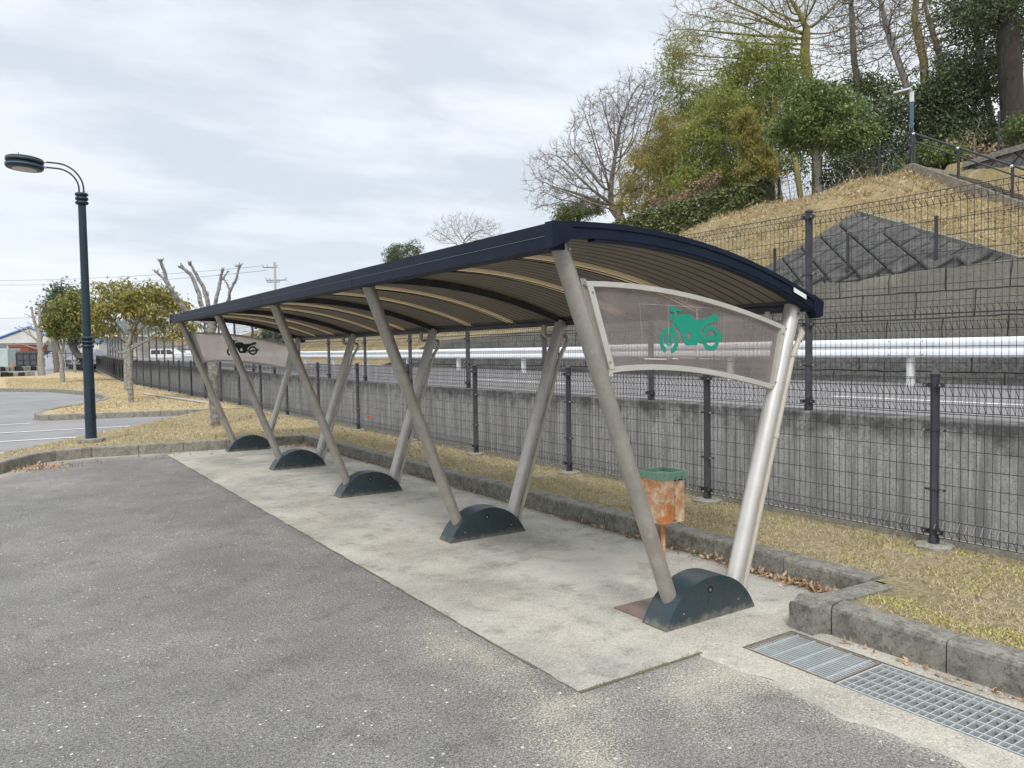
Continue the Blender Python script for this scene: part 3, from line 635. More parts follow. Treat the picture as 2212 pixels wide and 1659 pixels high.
for (ya, za), (yb, zb) in zip(pr, pr[1:]):
    v0 = len(b.v); b.mesh([(23.99, ya, za-4), (24.2, ya, za-4), (24.2, yb, zb-4), (23.99, yb, zb-4), (24.03, ya, za), (24.25, ya, za), (24.25, yb, zb), (24.03, yb, zb)], [(0, 1, 5, 4), (1, 2, 6, 5), (2, 3, 7, 6), (3, 0, 4, 7)], 'blocks')
    b.mesh([(23.97, ya, za-.14), (24.3, ya, za-.14), (24.3, yb, zb-.14), (23.97, yb, zb-.14), (23.97, ya, za+.02), (24.3, ya, za+.02), (24.3, yb, zb+.02), (23.97, yb, zb+.02)], [(4, 5, 6, 7), (0, 1, 5, 4), (1, 2, 6, 5), (2, 3, 7, 6), (3, 0, 4, 7)], 'curb')
b.uv = [(v_[1], v_[2]) for v_ in b.v]
tag(b.out('patterned_wall'), 'dark diamond patterned retaining wall beside the top of the stairway', 'wall')
root = thing('handrail', (22.02, 12.3, 6.6), 'double bar dark handrail running down beside the stairway', 'handrail')
P = [(12.367, 6.651, 7.463), (11.137, 5.953, 6.785), (9.777, 5.183, 6.025), (8.4, 4.42, 5.27), (7.0, 3.65, 4.5)]
for y, z0, z1 in P:
    b = B(); b.tube([(22.02, y, z0-.1), (22.02, y, z1)], .038, 'fence', 10); b.out('post', root, smooth=40)
    b = B(); b.tube([(21.985, y, z1-.02), (21.96, y, z1+.01)], .035, 'white', 8); b.out('bolt_cap', root, smooth=40)
b = B(); b.tube([(22.02, 12.42, 7.1), (22.02, 12.55, 7.18), (22.02, 12.62, 7.38), (22.02, 12.5, 7.49), (22.02, 12.367, 7.463)]+[(22.02, y, z1+.01) for y, z0, z1 in P[1:]], .03, 'fence', 8); b.out('top_rail', root, smooth=40)
b = B(); b.tube([(22.02, y, z1-.22) for y, z0, z1 in P], .022, 'fence', 8); b.out('lower_rail', root, smooth=40)

# ================================================================== FENCES
def panel_mesh(name, W, Z0, Z1, tri=.06, vs=.05, hs=.125, r=.0024, rh=.0027, side=-1, slope=0):
    """welded mesh panel along +y from 0..W with triangular folds at top and bottom"""
    b = B(); n = int(round(W/vs)); d = .045*side; sl = slope/W
    for i in range(n+1):
        y = .02+(W-.04)*i/n; o = sl*y
        b.tube([(d, y, Z0+tri+o), (0, y, Z0+o), (0, y, Z1+o), (d, y, Z1-tri+o), (0, y, Z1-2*tri+o)], r, 'wire', 3, caps=False)
        b.tube([(d, y, Z0+tri+o), (0, y, Z0+2*tri+o)], r, 'wire', 3, caps=False)
    zs = [(0, Z0), (d, Z0+tri), (0, Z0+2*tri), (0, Z1), (d, Z1-tri), (0, Z1-2*tri)]
    m_ = max(1, int(round((Z1-Z0-4*tri)/hs)))
    zs += [(.004, Z0+2*tri+(Z1-Z0-4*tri)*k/m_) for k in range(1, m_)]
    for x, z in zs: b.tube([(x, .01, z+sl*.01), (x, W-.01, z+slope)], rh*(1.25 if z in (Z0, Z1) else 1), 'wire', 3, caps=False)
    me = bpy.data.meshes.new(name); me.from_pydata(b.v, [], b.f); me.materials.append(M['wire']); return me
def post_mesh(name, h, r=.03, clamps=(), n=8):
    b = B(); b.lathe([(r*1.18, 0), (r*1.18, .05), (r, .06), (r, h), (r*1.15, h+.004), (r*1.15, h+.015), (r*.7, h+.030), (r*.2, h+.036)], 'fence', n=n)
    me = bpy.data.meshes.new(name); me.from_pydata(b.v, [], b.f); me.materials.append(M['fence']); me.shade_smooth(); me.set_sharp_from_angle(angle=rad(30)); return me
def clamp_mesh(name, zs, big, r=.03):
    b = B()
    for z in zs: b.lathe([(r*1.12, z-.008), (r*1.12, z+.008)], 'wire', n=10); b.box((-.012, -.07, z-.006), (.012, .07, z+.006), 'wire'); b.tube([(-.02, .06, z), (-.035, .06, z)], .008, 'bolt', 6); b.tube([(-.02, -.06, z), (-.035, -.06, z)], .008, 'bolt', 6)
    for z in big: b.lathe([(r*1.15, z-.016), (r*1.15, z+.016)], 'wire', n=10); b.box((-.035, -.066, z-.014), (-.006, -.03, z+.014), 'wire'); b.box((-.035, .03, z-.014), (-.006, .066, z+.014), 'wire'); b.tube([(-.035, .05, z), (-.042, .05, z)], .007, 'bolt', 6); b.tube([(-.035, -.05, z), (-.042, -.05, z)], .007, 'bolt', 6)
    me = bpy.data.meshes.new(name); me.from_pydata(b.v, [], b.f)
    for m in b.ms: me.materials.append(M[m])
    me.polygons.foreach_set('material_index', b.m); return me
def put(name, me, parent, loc, rz=0):
    o = bpy.data.objects.new(name, me); COL.objects.link(o); o.parent = parent; o.location = Vector(loc)-world_loc(parent); o.rotation_euler.z = rz; return o
def fence_run(root, pts, pm, cm, panels, foot=None, far=None):
    for i, p in enumerate(pts):
        po = put('post', pm, root, p)
        for me in (cm or []) if p[1] < 32 else []:
            c = put('clamp', me, po, p); c.location = (0, 0, 0)
        if foot: b = B(); b.lathe([(.13, -.02), (.13, .006), (.10, .018)], 'footing', n=7); fo = b.out('footing', None); fo.parent = root; fo.location = Vector(p)-world_loc(root)
        if i < len(pts)-1:
            q = pts[i+1]; rz = -math.atan2(q[0]-p[0], q[1]-p[1])
            for me in (panels if p[1] < 24 or far is None else far): put('mesh_panel', me, root, p, rz)
LP = post_mesh('fence_post_mesh', 1.14); LC = [clamp_mesh('fence_clamp_mesh', (z,), ()) for z in (.38, .78)]+[clamp_mesh('fence_clamp_mesh', (), (z,)) for z in (.10, 1.08)]
LM = panel_mesh('fence_panel_mesh', 2.0, .06, 1.13)
root = thing('mesh_fence', (5.2, 2.76, .14), 'low dark mesh fence on the lawn in front of the concrete retaining wall', 'fence', 'dark welded mesh fences')
pts = [(5.2, 2.766-2.0*2+2.0*i, .14) for i in range(23)]
x_, y_ = pts[-1][:2]
for k in range(14): x_ += .10; y_ += 2.0; pts.append((x_, y_, .14+.02*k))
fence_run(root, pts, LP, LC, [LM], foot=True)
root = thing('mesh_fence', (6, 4.3, .92), 'tall two panel mesh fence standing on top of the concrete retaining wall', 'fence', 'dark welded mesh fences')
UP = post_mesh('tall_post_mesh', 1.74, .032); UC = [clamp_mesh('tall_clamp_mesh', (z,), (), .032) for z in (.40, 1.2)]+[clamp_mesh('tall_clamp_mesh', (), (z,), .032) for z in (.08, .76, 1.70)]
PA = panel_mesh('tall_panel_low', 2.0, .055, .80); PB = panel_mesh('tall_panel_high', 2.0, .805, 1.735, tri=.05)
PAf = panel_mesh('far_panel_low', 2.0, .055, .80, vs=.1, r=.0014, rh=.0018); PBf = panel_mesh('far_panel_high', 2.0, .805, 1.735, tri=.05, vs=.1, r=.0014, rh=.0018)
pts = [(wx(4.31-6+2*i), 4.31-6+2*i, min(wt(4.31-6+2*i), 1.0) if 4.31-6+2*i < 30 else .96+(4.31-6+2*i-30)*.002) for i in range(33)]
fence_run(root, pts, UP, UC, [PA, PB], far=[PAf, PBf])
root = thing('mesh_fence', (15.5, 8.25, 2.9), 'small mesh fence along the top of the dark masonry wall', 'fence', 'dark welded mesh fences')
SP = post_mesh('hill_post_mesh', 1.08, .035); SM = panel_mesh('hill_panel_mesh', 1.91, .1, 1.06, vs=.06, slope=-.10)
for i in range(-4, 11):
    y = 8.25+1.91*i; z = top_s(y)+.03; po = put('post', SP, root, (15.5, y, z))
    if i < 10: put('mesh_panel', SM, root, (15.5, y, z+(-.0)))
root = thing('mesh_fence', (22.3, 15, 6.3), 'dark green mesh fence on the hill crest behind the small round tree', 'fence', 'dark welded mesh fences')
CPm = post_mesh('crest_post_mesh', 1.15, .04)
cf = [(22.3, 12.62, 6.55), (22.3, 13.6, 6.28), (22.3, 15.0, 6.10), (22.3, 17.2, 6.0), (22.4, 19.6, 5.7), (22.5, 22, 5.4)]
for i, p in enumerate(cf):
    put('post', CPm, root, p)
    if i < len(cf)-1:
        q = cf[i+1]; b = B(); nv = int((q[1]-p[1])/.07)
        for k in range(nv+1):
            t = k/nv; x = p[0]+(q[0]-p[0])*t; y = p[1]+(q[1]-p[1])*t; z = p[2]+(q[2]-p[2])*t; b.tube([(x, y, z+.05), (x, y, z+1.12)], .004, 'wire', 3, caps=False)
        for k in range(9): b.tube([(p[0], p[1], p[2]+.05+k*.133), (q[0], q[1], q[2]+.05+k*.133)], .005, 'wire', 3, caps=False)
        b.out('mesh_panel', root)
root = thing('mesh_fence', (24.15, 11, 6.9), 'short mesh fence above the patterned wall at the right edge', 'fence', 'dark welded mesh fences')
RM = panel_mesh('top_panel_mesh', 1.9, .08, 1.15, vs=.06, slope=.12)
for i in range(4):
    y = 11.1-1.9*i; put('post', post_mesh('top_post_mesh', 1.17, .035), root, (24.15, y, 6.9+.11*i)); put('mesh_panel', RM, root, (24.15, y, 6.9+.11*i), math.pi)
# ---- guardrail
root = thing('guardrail', (13.3, 7.5, .73), 'long white corrugated guardrail with square posts beside the road', 'guardrail')
gz = lambda y: .755 if y < 14 else .72+max(0, y-30)*.003
prof = [(.0, 1.252), (-.03, 1.268), (-.052, 1.29), (-.055, 1.33), (-.045, 1.37), (-.012, 1.395), (-.004, 1.41), (-.012, 1.425), (-.045, 1.45), (-.055, 1.49), (-.052, 1.53), (-.03, 1.558), (.0, 1.575)]
Y0 = -4.5
while Y0 < 72:
    b = B(); dz = gz(Y0+2)-.75; A = [(13.2+x, Y0+.004, z+dz) for x, z in prof]; C_ = [(13.2+x, Y0+3.996, z+dz) for x, z in prof]; n = len(prof)
    A2 = [(13.206+x, Y0+.004, z+dz) for x, z in prof]; C2 = [(13.206+x, Y0+3.996, z+dz) for x, z in prof]
    b.mesh(A+C_, [(k, k+1, n+k+1, n+k) for k in range(n-1)], 'guard'); b.mesh(A2+C2, [(k, k+1, n+k+1, n+k) for k in range(n-1)], 'guard')
    for q in (.3, -.3+4.0):
        for z in (1.30, 1.41, 1.53): b.tube([(13.115, Y0+q, z+dz), (13.105, Y0+q, z+dz)], .014, 'bolt', 6)
    b.out('beam', root, smooth=35)
    b = B(); b.box((13.24, Y0-.045+4, .6), (13.35, Y0+.045+4, 1.42+dz), 'white'); b.box((13.20, Y0-.04+4, 1.36+dz), (13.24, Y0+.04+4, 1.46+dz), 'white'); b.out('post', root)
    Y0 += 4

# ================================================================== BIKE SHELTER
SY, SS = 3.0109, 2.32887
SH = thing('bike_shelter', (3.2, 7.67, 0), 'long arched roof motorcycle shelter on slanting silver legs', 'bike shelter')
xs_ = np.array([2.15, 2.26, 2.5, 2.76, 3.0, 3.21, 3.45, 3.72, 3.9, 4.06, 4.2]); zs_ = np.array([2.084, 2.088, 2.092, 2.084, 2.064, 2.035, 1.984, 1.906, 1.85, 1.793, 1.737])
pf = np.polyfit(xs_, zs_, 3); at_ = lambda x: float(np.polyval(pf, x))
YN, YF = 2.90, 12.44
AX = [2.16+(4.12-2.16)*i/28 for i in range(29)]
# roof sheet: planks with grooves running across
b = B(); DU = -.040; y = YN+.05; P_ = .0862
RIB = [SY+SS*(k+t) for k in range(4) for t in (1/3, 2/3)]
near_rib = lambda ya: any(abs(ya-r) < .046 for r in RIB)
while y < YF-.05:
    if near_rib(y+P_/2): y += P_; continue
    for (ya, yb, dz, m) in ((y, y+P_-.010, 0, 'soffit'), (y+P_-.010, y+P_, .012, 'groove')):
        vs = []; 
        for x in AX: vs += [(x, ya, at_(x)+DU+dz), (x, min(yb, YF), at_(x)+DU+dz)]
        b.mesh(vs, [(2*i, 2*i+1, 2*i+3, 2*i+2) for i in range(28)], m)
        vs = []
        for x in AX: vs += [(x, yb, at_(x)+DU), (x, yb, at_(x)+DU+.012)]
        b.mesh(vs, [(2*i, 2*i+1, 2*i+3, 2*i+2) for i in range(28)], 'groove')
    y += P_
ed_ = [YN+.02]+[q for r in RIB for q in (r-.034, r+.034)]+[YF-.02]
for ya, yb in zip(ed_[::2], ed_[1::2]):
    vs = []
    for x in AX: vs += [(x, ya, at_(x)-.012), (x, yb, at_(x)-.012)]
    b.mesh(vs, [(2*i, 2*i+2, 2*i+3, 2*i+1) for i in range(28)], 'navy')
b.out('roof_panel', SH, smooth=20)
def arcbar(y0, y1, d0, d1, m, xa=2.2, xb=4.08, n=26):
    b = B(); vs = []
    for i in range(n+1):
        x = xa+(xb-xa)*i/n; z = at_(x); vs += [(x, y0, z+d0), (x, y1, z+d0), (x, y1, z+d1), (x, y0, z+d1)]
    fs = []
    for i in range(n):
        a = 4*i
        for q in range(4): fs.append((a+q, a+(q+1) % 4, a+4+(q+1) % 4, a+4+q))
    fs += [(3, 2, 1, 0), (4*n, 4*n+1, 4*n+2, 4*n+3)]; b.mesh(vs, fs, m); return b
for k in range(4):
    for t in (1/3, 2/3):
        y = SY+SS*(k+t); bb = arcbar(y-.056, y+.056, -.0395, -.060, 'cream')
        for o in (-.026, .026): c = arcbar(y+o-.002, y+o+.002, -.064, -.070, 'groove'); bb.mesh(c.v, c.f, 'groove')
        bb.out('cream_rib', SH, smooth=30)
for k in range(1, 5): arcbar(SY+SS*k-.022, SY+SS*k+.022, -.041, -.095, 'beam').out('rafter', SH, smooth=30)
for (ya, yb, s_) in ((YN, YN+.06, -1), (YF-.06, YF, 1)):
    bb = arcbar(ya, yb, .004, -.070, 'navy', 2.262, 4.09)
    yy = ya if s_ < 0 else yb
    c = arcbar(yy-(.007 if s_ < 0 else 0), yy+(0 if s_ < 0 else .007), .006, -.020, 'navy', 2.262, 4.09); bb.mesh(c.v, c.f, 'navy')
    c = arcbar(ya+.004, yb-.004, -.070, -.082, 'navy', 2.4, 4.09); bb.mesh(c.v, c.f, 'navy')
    bb.out('gable_fascia', SH, smooth=30)
b = B(); b.box((3.885, YN-.010, -.013), (4.0, YN-.0072, .013), 'white', None)
sl = math.atan((at_(4.0)-at_(3.9))/.1); o = b.out('white_sticker', SH); 
for v_ in o.data.vertices:
    x = v_.co.x; v_.co.z = at_(x)-.034+v_.co.z
# eave gutters
b = B(); 
for k in range(4):
    ya = YN+.055 if k == 0 else SY+SS*k+.004; yb = SY+SS*(k+1)-.004 if k < 3 else YF-.05
    b.extr([(2.150, 1.968), (2.262, 1.968), (2.262, 2.05), (2.232, 2.078), (2.225, 2.086), (2.152, 2.084), (2.150, 2.03), (2.154, 2.026), (2.150, 2.022)], lambda a, c, t: (a, ya if t else yb, c), 'navy')
for k in range(1, 4): b.box((2.1535, SY+SS*k-.006, 1.969), (2.26, SY+SS*k+.006, 2.083), 'seam')
b.box((2.1485, YN+.06, 2.0250), (2.1530, YF-.06, 2.0270), 'seam')
b.out('front_gutter', SH)
b = B(); b.box((4.055, YN+.03, 1.700), (4.15, YF-.02, 1.778), 'beam'); b.box((4.035, YN+.03, 1.722), (4.054, YF-.02, 1.738), 'beam'); b.box((4.02, YN+.03, 1.748), (4.054, YF-.02, 1.790), 'beam'); b.out('rear_gutter', SH, bevel=.004)
for (ya, yb) in ((YN-.006, YN+.055), (YF-.055, YF+.006)):
    b = B(); b.extr([(2.140, 1.962), (2.262, 2.012), (2.266, 2.092), (2.145, 2.090)], lambda a, c, t: (a, ya if t else yb, c), 'navy'); b.out('corner_cap', SH, bevel=.004)
    b = B(); b.extr([(4.075, 1.715), (4.115, 1.660), (4.165, 1.672), (4.175, 1.760), (4.085, 1.800)], lambda a, c, t: (a, ya if t else yb, c), 'navy'); b.out('corner_cap', SH, bevel=.004)
# legs
fx = lambda z: 2.9876-(z-.132)*(2.9876-2.2696)/(1.9971-.1323)
rx_ = lambda z: 3.5052+(z-.1588)*(4.0295-3.5052)/(1.7250-.1588)
for k in range(5):
    y = SY+SS*k
    b = B(); b.tube([(fx(.03), y, .03), (fx(1.3), y, 1.3), (fx(2.0), y, 2.0)], .0445, 'steel', 24, rot=.1); b.tube([(fx(1.98)+.02, y-.05, 1.975), (fx(1.98)+.02, y+.05, 1.975)], .008, 'bolt', 8); b.out('front_leg', SH, smooth=40)
    b = B(); b.tube([(rx_(.03), y, .03), (rx_(1.0), y, 1.0), (rx_(1.735), y, 1.735)], .0485, 'steel_lit' if k == 0 else 'steel_part_lit', 24, rot=.1); b.tube([(rx_(1.7), y-.055, 1.69), (rx_(1.7), y+.055, 1.69)], .008, 'bolt', 8); b.out('rear_leg', SH, smooth=40)
    # base cover
    R_ = (.35**2+.235**2)/(2*.235); prof2 = [(3.22+.35*math.cos(0), 0)]
    a0 = math.asin((R_-.235)/R_); pr = [(3.22+.352, .0)]
    for i in range(25):
        w = a0+(math.pi-2*a0)*i/24; pr.append((3.22+R_*math.cos(w), R_*math.sin(w)-(R_-.235)+(.006 if 0 < i < 24 else .012)))
    pr.append((3.22-.352, .0))
    b = B(); b.extr(pr, lambda a, c, t: (a, y-.090 if t else y+.090, c), 'teal'); cv = b.out('base_cover', SH, bevel=.014, smooth=35)
    b = B()
    for (cx, cz, r) in ((3.205, .172, .021),):
        n = 14; b.mesh([(cx+r*math.cos(6.283*q/n), y-.0915, cz+r*math.sin(6.283*q/n)) for q in range(n)], [tuple(range(n))], 'hole')
        b.tube([(cx-.002, y-.0935, cz-.002), (cx-.002, y-.0920, cz-.002)], .009, 'bolt', 8)
    for (cx, cz) in ((3.433, .076), (3.0, .076)): b.tube([(cx, y-.088, cz), (cx, y-.0925, cz)], .006, 'bolt', 8)
    b.box((3.1915-.0006, y-.0905, .012), (3.1915, y-.0895, .145), 'hole')
    o = b.out('bolt', None); o.parent = cv; o.location = -world_loc(cv)
for k in range(4):
    y = SY+SS*k
    b = B(); b.tube([(3.925, y+.10, 1.705), (3.925, y+.10, 1.625), (3.94, y+.10, 1.61), (4.06, y+.08, 1.625), (4.085, y+.05, 1.615), (4.100, y+.01, 1.60), (4.098, y-.015, 1.575), (4.075, y-.02, 1.545)]+[(rx_(z)+.074, y-.02, z) for z in (1.45, 1.0, .5, .07, .02)], .0165, 'pvc', 12)
    for z in (1.46, .98, .12): b.tube([(rx_(z)+.074, y-.02, z), (rx_(z-.03)+.074, y-.02, z-.03)], .0215, 'pvc', 12)
    b.tube([(3.925, y+.10, 1.69), (3.925, y+.10, 1.635)], .023, 'pvc', 12); b.tube([(4.092, y+.035, 1.61), (4.100, y+.005, 1.597), (4.096, y-.018, 1.572), (4.068, y-.02, 1.525)], .021, 'pvc', 12)
    b.out('downpipe', SH, smooth=45)
# end panels
kk = 3.0/2.95
T = lambda x, z: (x*kk, 1.5+(z-1.5)*kk)
def cub(ps, n=14):
    x = np.array([p[0] for p in ps]); z = np.array([p[1] for p in ps]); c = np.polyfit(x, z, min(3, len(ps)-1)); X = np.linspace(x[0], x[-1], n); return [(float(a), float(np.polyval(c, a))) for a in X]
topo = cub([T(2.374, 1.824), T(2.65, 1.822), T(2.936, 1.80), T(3.329, 1.741), T(3.60, 1.682), T(3.866, 1.612)])
boto = cub([T(2.511, 1.376), T(2.70, 1.386), T(2.932, 1.380), T(3.327, 1.330), T(3.55, 1.293), T(3.778, 1.240)])
topi = [(x, z-.026) for x, z in topo]; boti = [(x, z+.028) for x, z in boto]
def lerp(p, q, t): return (p[0]+(q[0]-p[0])*t, p[1]+(q[1]-p[1])*t)
g_ = lambda zx, zy: tuple(ony((1700+zx*700/2212)*.737333, (750+zy*700/2212)*.737333, 2.998)[[0, 2]])
def circ(c, r, n=28, rz=None): return [(c[0]+r*math.cos(6.28318*q/n), c[1]+(rz or r)*math.sin(6.28318*q/n)) for q in range(n)]
def end_panel(dy, em, pm='panel'):
    y0, y1 = 2.985+dy, 3.025+dy
    fn = lambda a, c, t: (a, y0 if t else y1, c)
    P = thing('x', (0, 0, 0), 'x', 'x'); del P['label'], P['category']; P.name = 'end_panel'; P.parent = SH; P.location = Vector((3.2, 3.0+dy, 1.5))-SH.location
    b = B(); b.extr(topo+topi[::-1], fn, 'frame'); b.extr(boto+boti[::-1], fn, 'frame')
    for (a, c, s_) in ((topo[0], boto[0], 1), (topo[-1], boto[-1], -1)):
        c2 = (c[0], c[1]+.02); a2 = (a[0], a[1]-.012); b.extr([a2, (a2[0]+.036*s_, a2[1]), (c2[0]+.036*s_, c2[1]), c2], lambda a_, c_, t: (a_, y0-.004 if t else y1+.004, c_), 'frame')
    for (a, c, s_) in ((topo[0], boto[0], 1), (topo[-1], boto[-1], -1)):
        b.extr([(a[0]-.032*s_, a[1]+.012), (a[0]+.004*s_, a[1]+.012), (c[0]+.004*s_, c[1]-.006), (c[0]-.032*s_, c[1]-.006)], lambda a_, c_, t: (a_, y0+.010 if t else y1+.035, c_), 'steel')
        for t in (.04, .96): q = lerp(a, c, t); b.tube([(q[0]-.012*s_, y0+.010, q[1]), (q[0]-.012*s_, y0-.002, q[1])], .007, 'bolt', 8)
        for t in (.12, .88): q = lerp(a, c, t); b.tube([(q[0]+.018*s_, y0, q[1]), (q[0]+.018*s_, y0-.009, q[1])], .0055, 'bolt', 8)
    b.out('panel_frame', P)
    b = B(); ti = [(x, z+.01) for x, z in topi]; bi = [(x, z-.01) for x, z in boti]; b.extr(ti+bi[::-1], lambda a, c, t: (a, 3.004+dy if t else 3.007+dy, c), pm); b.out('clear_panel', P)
    b = B(); L_ = [0]
    def pc(poly, holes=()):
        L_[0] += 1; e = .0004*L_[0]; b.extr(poly, lambda a, c, t: (a, 3.0035+dy-e*(1 if t else 0)-.0004, c), em, holes)
    fw = g_(828, 785); rw = g_(1215, 760)
    s1 = [(fw[0]+.0705*math.cos(w), fw[1]+.0715*math.sin(w)) for w in np.linspace(-1.35, 4.30, 40)]; s2 = [(fw[0]+.044*math.cos(w), fw[1]+.046*math.sin(w)) for w in np.linspace(4.30, -1.35, 40)]
    pc(s1+s2); pc(circ(fw, .028, 20), [circ(fw, .018, 20)]); pc(circ(fw, .010, 14))
    pc(circ(rw, .070, 32), [circ(rw, .044, 32)])
    body = [g_(*q) for q in ((900, 570), (920, 545), (945, 536), (1010, 535), (1030, 548), (1050, 572), (1072, 588), (1112, 584), (1185, 575), (1205, 560), (1218, 543), (1250, 540), (1280, 550), (1282, 598), (1200, 625), (1160, 650), (1130, 685), (1118, 715), (1128, 722), (1128, 775), (1108, 772), (1110, 800), (1092, 800), (1090, 825), (985, 828), (962, 790), (945, 735), (935, 702), (895, 655), (887, 620), (890, 590))]
    pc(body, [circ(g_(1010, 735), .0195, 18, .0215)])
    pc([g_(*q) for q in ((1112, 790), (1160, 772), (1190, 748), (1205, 730), (1232, 730), (1250, 745), (1290, 735), (1292, 716), (1318, 718), (1320, 770), (1290, 772), (1150, 800), (1140, 812), (1112, 812))])
    pc([g_(*q) for q in ((872, 520), (900, 515), (895, 590), (862, 720), (850, 790), (832, 800), (836, 730), (858, 640))])
    pc([g_(*q) for q in ((832, 470), (850, 458), (868, 476), (895, 486), (940, 492), (950, 508), (930, 516), (895, 506), (885, 530), (870, 528), (868, 515), (845, 520), (835, 500))])
    pc([g_(*q) for q in ((830, 545), (856, 540), (860, 560), (850, 600), (832, 592))])
    b.out('motorcycle_emblem', P)
    b = B()     # remains of an older sticker: edges of clear film
    yy = 3.0024+dy
    a_, c_, e_, d_ = g_(555, 440), g_(1345, 490), g_(1330, 960), g_(590, 955)
    for p, q, w_ in ((a_, c_, .0009), (c_, e_, .0009), (a_, d_, .0009), (g_(1085, 490), g_(1092, 940), .0026), (g_(825, 450), g_(822, 960), .0013)):
        d2 = unit(np.array([[q[0]-p[0], q[1]-p[1]]]))[0]; n2 = (-d2[1]*w_, d2[0]*w_)
        b.face([(p[0]-n2[0], yy, p[1]-n2[1]), (q[0]-n2[0], yy, q[1]-n2[1]), (q[0]+n2[0], yy, q[1]+n2[1]), (p[0]+n2[0], yy, p[1]+n2[1])], 'film')
    for (x0, x1, z_) in ((600, 805, 952), (860, 912, 948), (930, 1075, 943), (1105, 1240, 950), (1250, 1300, 952)):
        p, q = g_(x0, z_), g_(x1, z_+3); h_ = .0026 if x0 < 900 else .0016; b.face([(p[0], yy-.0002, p[1]-h_), (q[0], yy-.0002, q[1]-h_), (q[0], yy-.0002, q[1]+h_), (p[0], yy-.0002, p[1]+h_)], 'smear' if x0 < 900 else 'film')
    b.out('old_sticker_residue', P)
M['film'] = mat('clear_film_edge', (.36, .33, .32), (.47, .44, .43), 60, .4)
end_panel(0, 'emblem'); end_panel(SS*4, 'emblem_dark', 'panel_backlit')
b = B(); b.box((2.90, 3.06, .0045), (3.30, 3.37, .012), 'plate'); 
M['plate'] = mat('rusty_plate', (.16, .115, .095), (.21, .16, .135), 9, .7)
tag(b.out('steel_plate'), 'thin brown rusted steel plate on the ground behind the nearest base cover', 'steel plate')

# ---- litter bin / ash stand
root = thing('ash_bin', (3.86, 3.95, 0), 'rusty square ash bin with green rim on a thin post under the shelter', 'ash bin')
b = B(); b.tube([(3.86, 3.95, 0), (3.86, 3.95, .30)], .0165, 'rust', 12); b.out('post', root, smooth=40)
b = B(); s = .108
b.extr([(-s, -s+.008), (-s+.008, -s), (s-.008, -s), (s, -s+.008), (s, s-.008), (s-.008, s), (-s+.008, s), (-s, s-.008)], lambda a, c, t: (3.86+a, 3.95+c, .60 if t else .285), 'rust')
b.box((3.862, 3.95-s-.0016, .30), (3.8635, 3.95-s+.001, .585), 'hole'); b.box((3.845, 3.95-s-.003, .292), (3.885, 3.95-s-.001, .305), 'bolt'); b.out('bin_body', root, bevel=.004)
b = B(); q = .122
for (x0, y0, x1, y1) in ((-q, -q, q, -q+.016), (-q, q-.016, q, q), (-q, -q+.016, -q+.016, q-.016), (q-.016, -q+.016, q, q-.016)): b.box((3.86+x0, 3.95+y0, .588), (3.86+x1, 3.95+y1, .640), 'lid')
b.box((3.86-q+.015, 3.95-q+.015, .60), (3.86+q-.015, 3.95+q-.015, .612), 'lid')
for dx in (.0, .06): b.box((3.86+dx, 3.95-q-.01, .575), (3.86+dx+.014, 3.95-q+.002, .615), 'lid')
b.tube([(3.85, 3.95-q-.005, .583), (3.94, 3.95-q-.005, .583)], .004, 'hole', 6); b.cbox((3.86, 3.93, .616), (.018, .018, .012), 'hole'); b.out('rim', root, bevel=.003)

# ---- drain grates
def grate(x0, x1, y0, y1, kind, lab):
    root = thing('drain_grate', ((x0+x1)/2, (y0+y1)/2, 0), lab, 'drain grate', 'drain gratings along the kerb')
    b = B(); w = .010
    for (a, c, d, e) in ((x0, y0, x1, y0+w), (x0, y1-w, x1, y1), (x0, y0+w, x0+w, y1-w), (x1-w, y0+w, x1, y1-w)): b.box((a, c, -.03), (d, e, .003), 'grate_frame' if kind else 'galv')
    b.out('frame', root)
    b = B()
    if kind:
        n = 17
        for i in range(n): x = x0+.02+(x1-x0-.04)*i/(n-1); b.box((x-.0035, y0+w, -.028), (x+.0035, y1-w, .0005), 'galv')
        for i in range(5): y = y0+.045+(y1-y0-.09)*i/4; b.box((x0+w, y-.005, -.012), (x1-w, y+.005, .004), 'galv')
    else:
        n = int((y1-y0)/.0345)
        for i in range(n): y = y0+.017+.0345*i; b.box((x0+w, y-.0025, -.032), (x1-w, y+.0025, .0005), 'galv')
        for i in range(4): x = x0+.05+(x1-x0-.10)*i/3; b.box((x-.0035, y0+w, -.012), (x+.0035, y1-w, .0042), 'galv')
    b.out('bars', root)
grate(3.04, 3.405, 2.055, 2.545, True, 'fine slotted drain grate nearest the shelter in front of the kerb')
grate(3.04, 3.405, 1.055, 2.045, False, 'open galvanised drain grate with wide bars at the lower right corner')
grate(3.04, 3.405, .055, 1.045, False, 'open galvanised drain grate cut by the right edge of the picture')
b = B(); x0, x1, y0, y1 = 3.03, 3.42, -4, 2.56
b.mesh([(x0, y0, .003), (x1, y0, .003), (x1, y1, .003), (x0, y1, .003), (x0, y0, -.22), (x1, y0, -.22), (x1, y1, -.22), (x0, y1, -.22)], [(4, 5, 6, 7), (0, 1, 5, 4), (1, 2, 6, 5), (2, 3, 7, 6), (3, 0, 4, 7)], 'footing'); struct(b.out('drain_channel'))

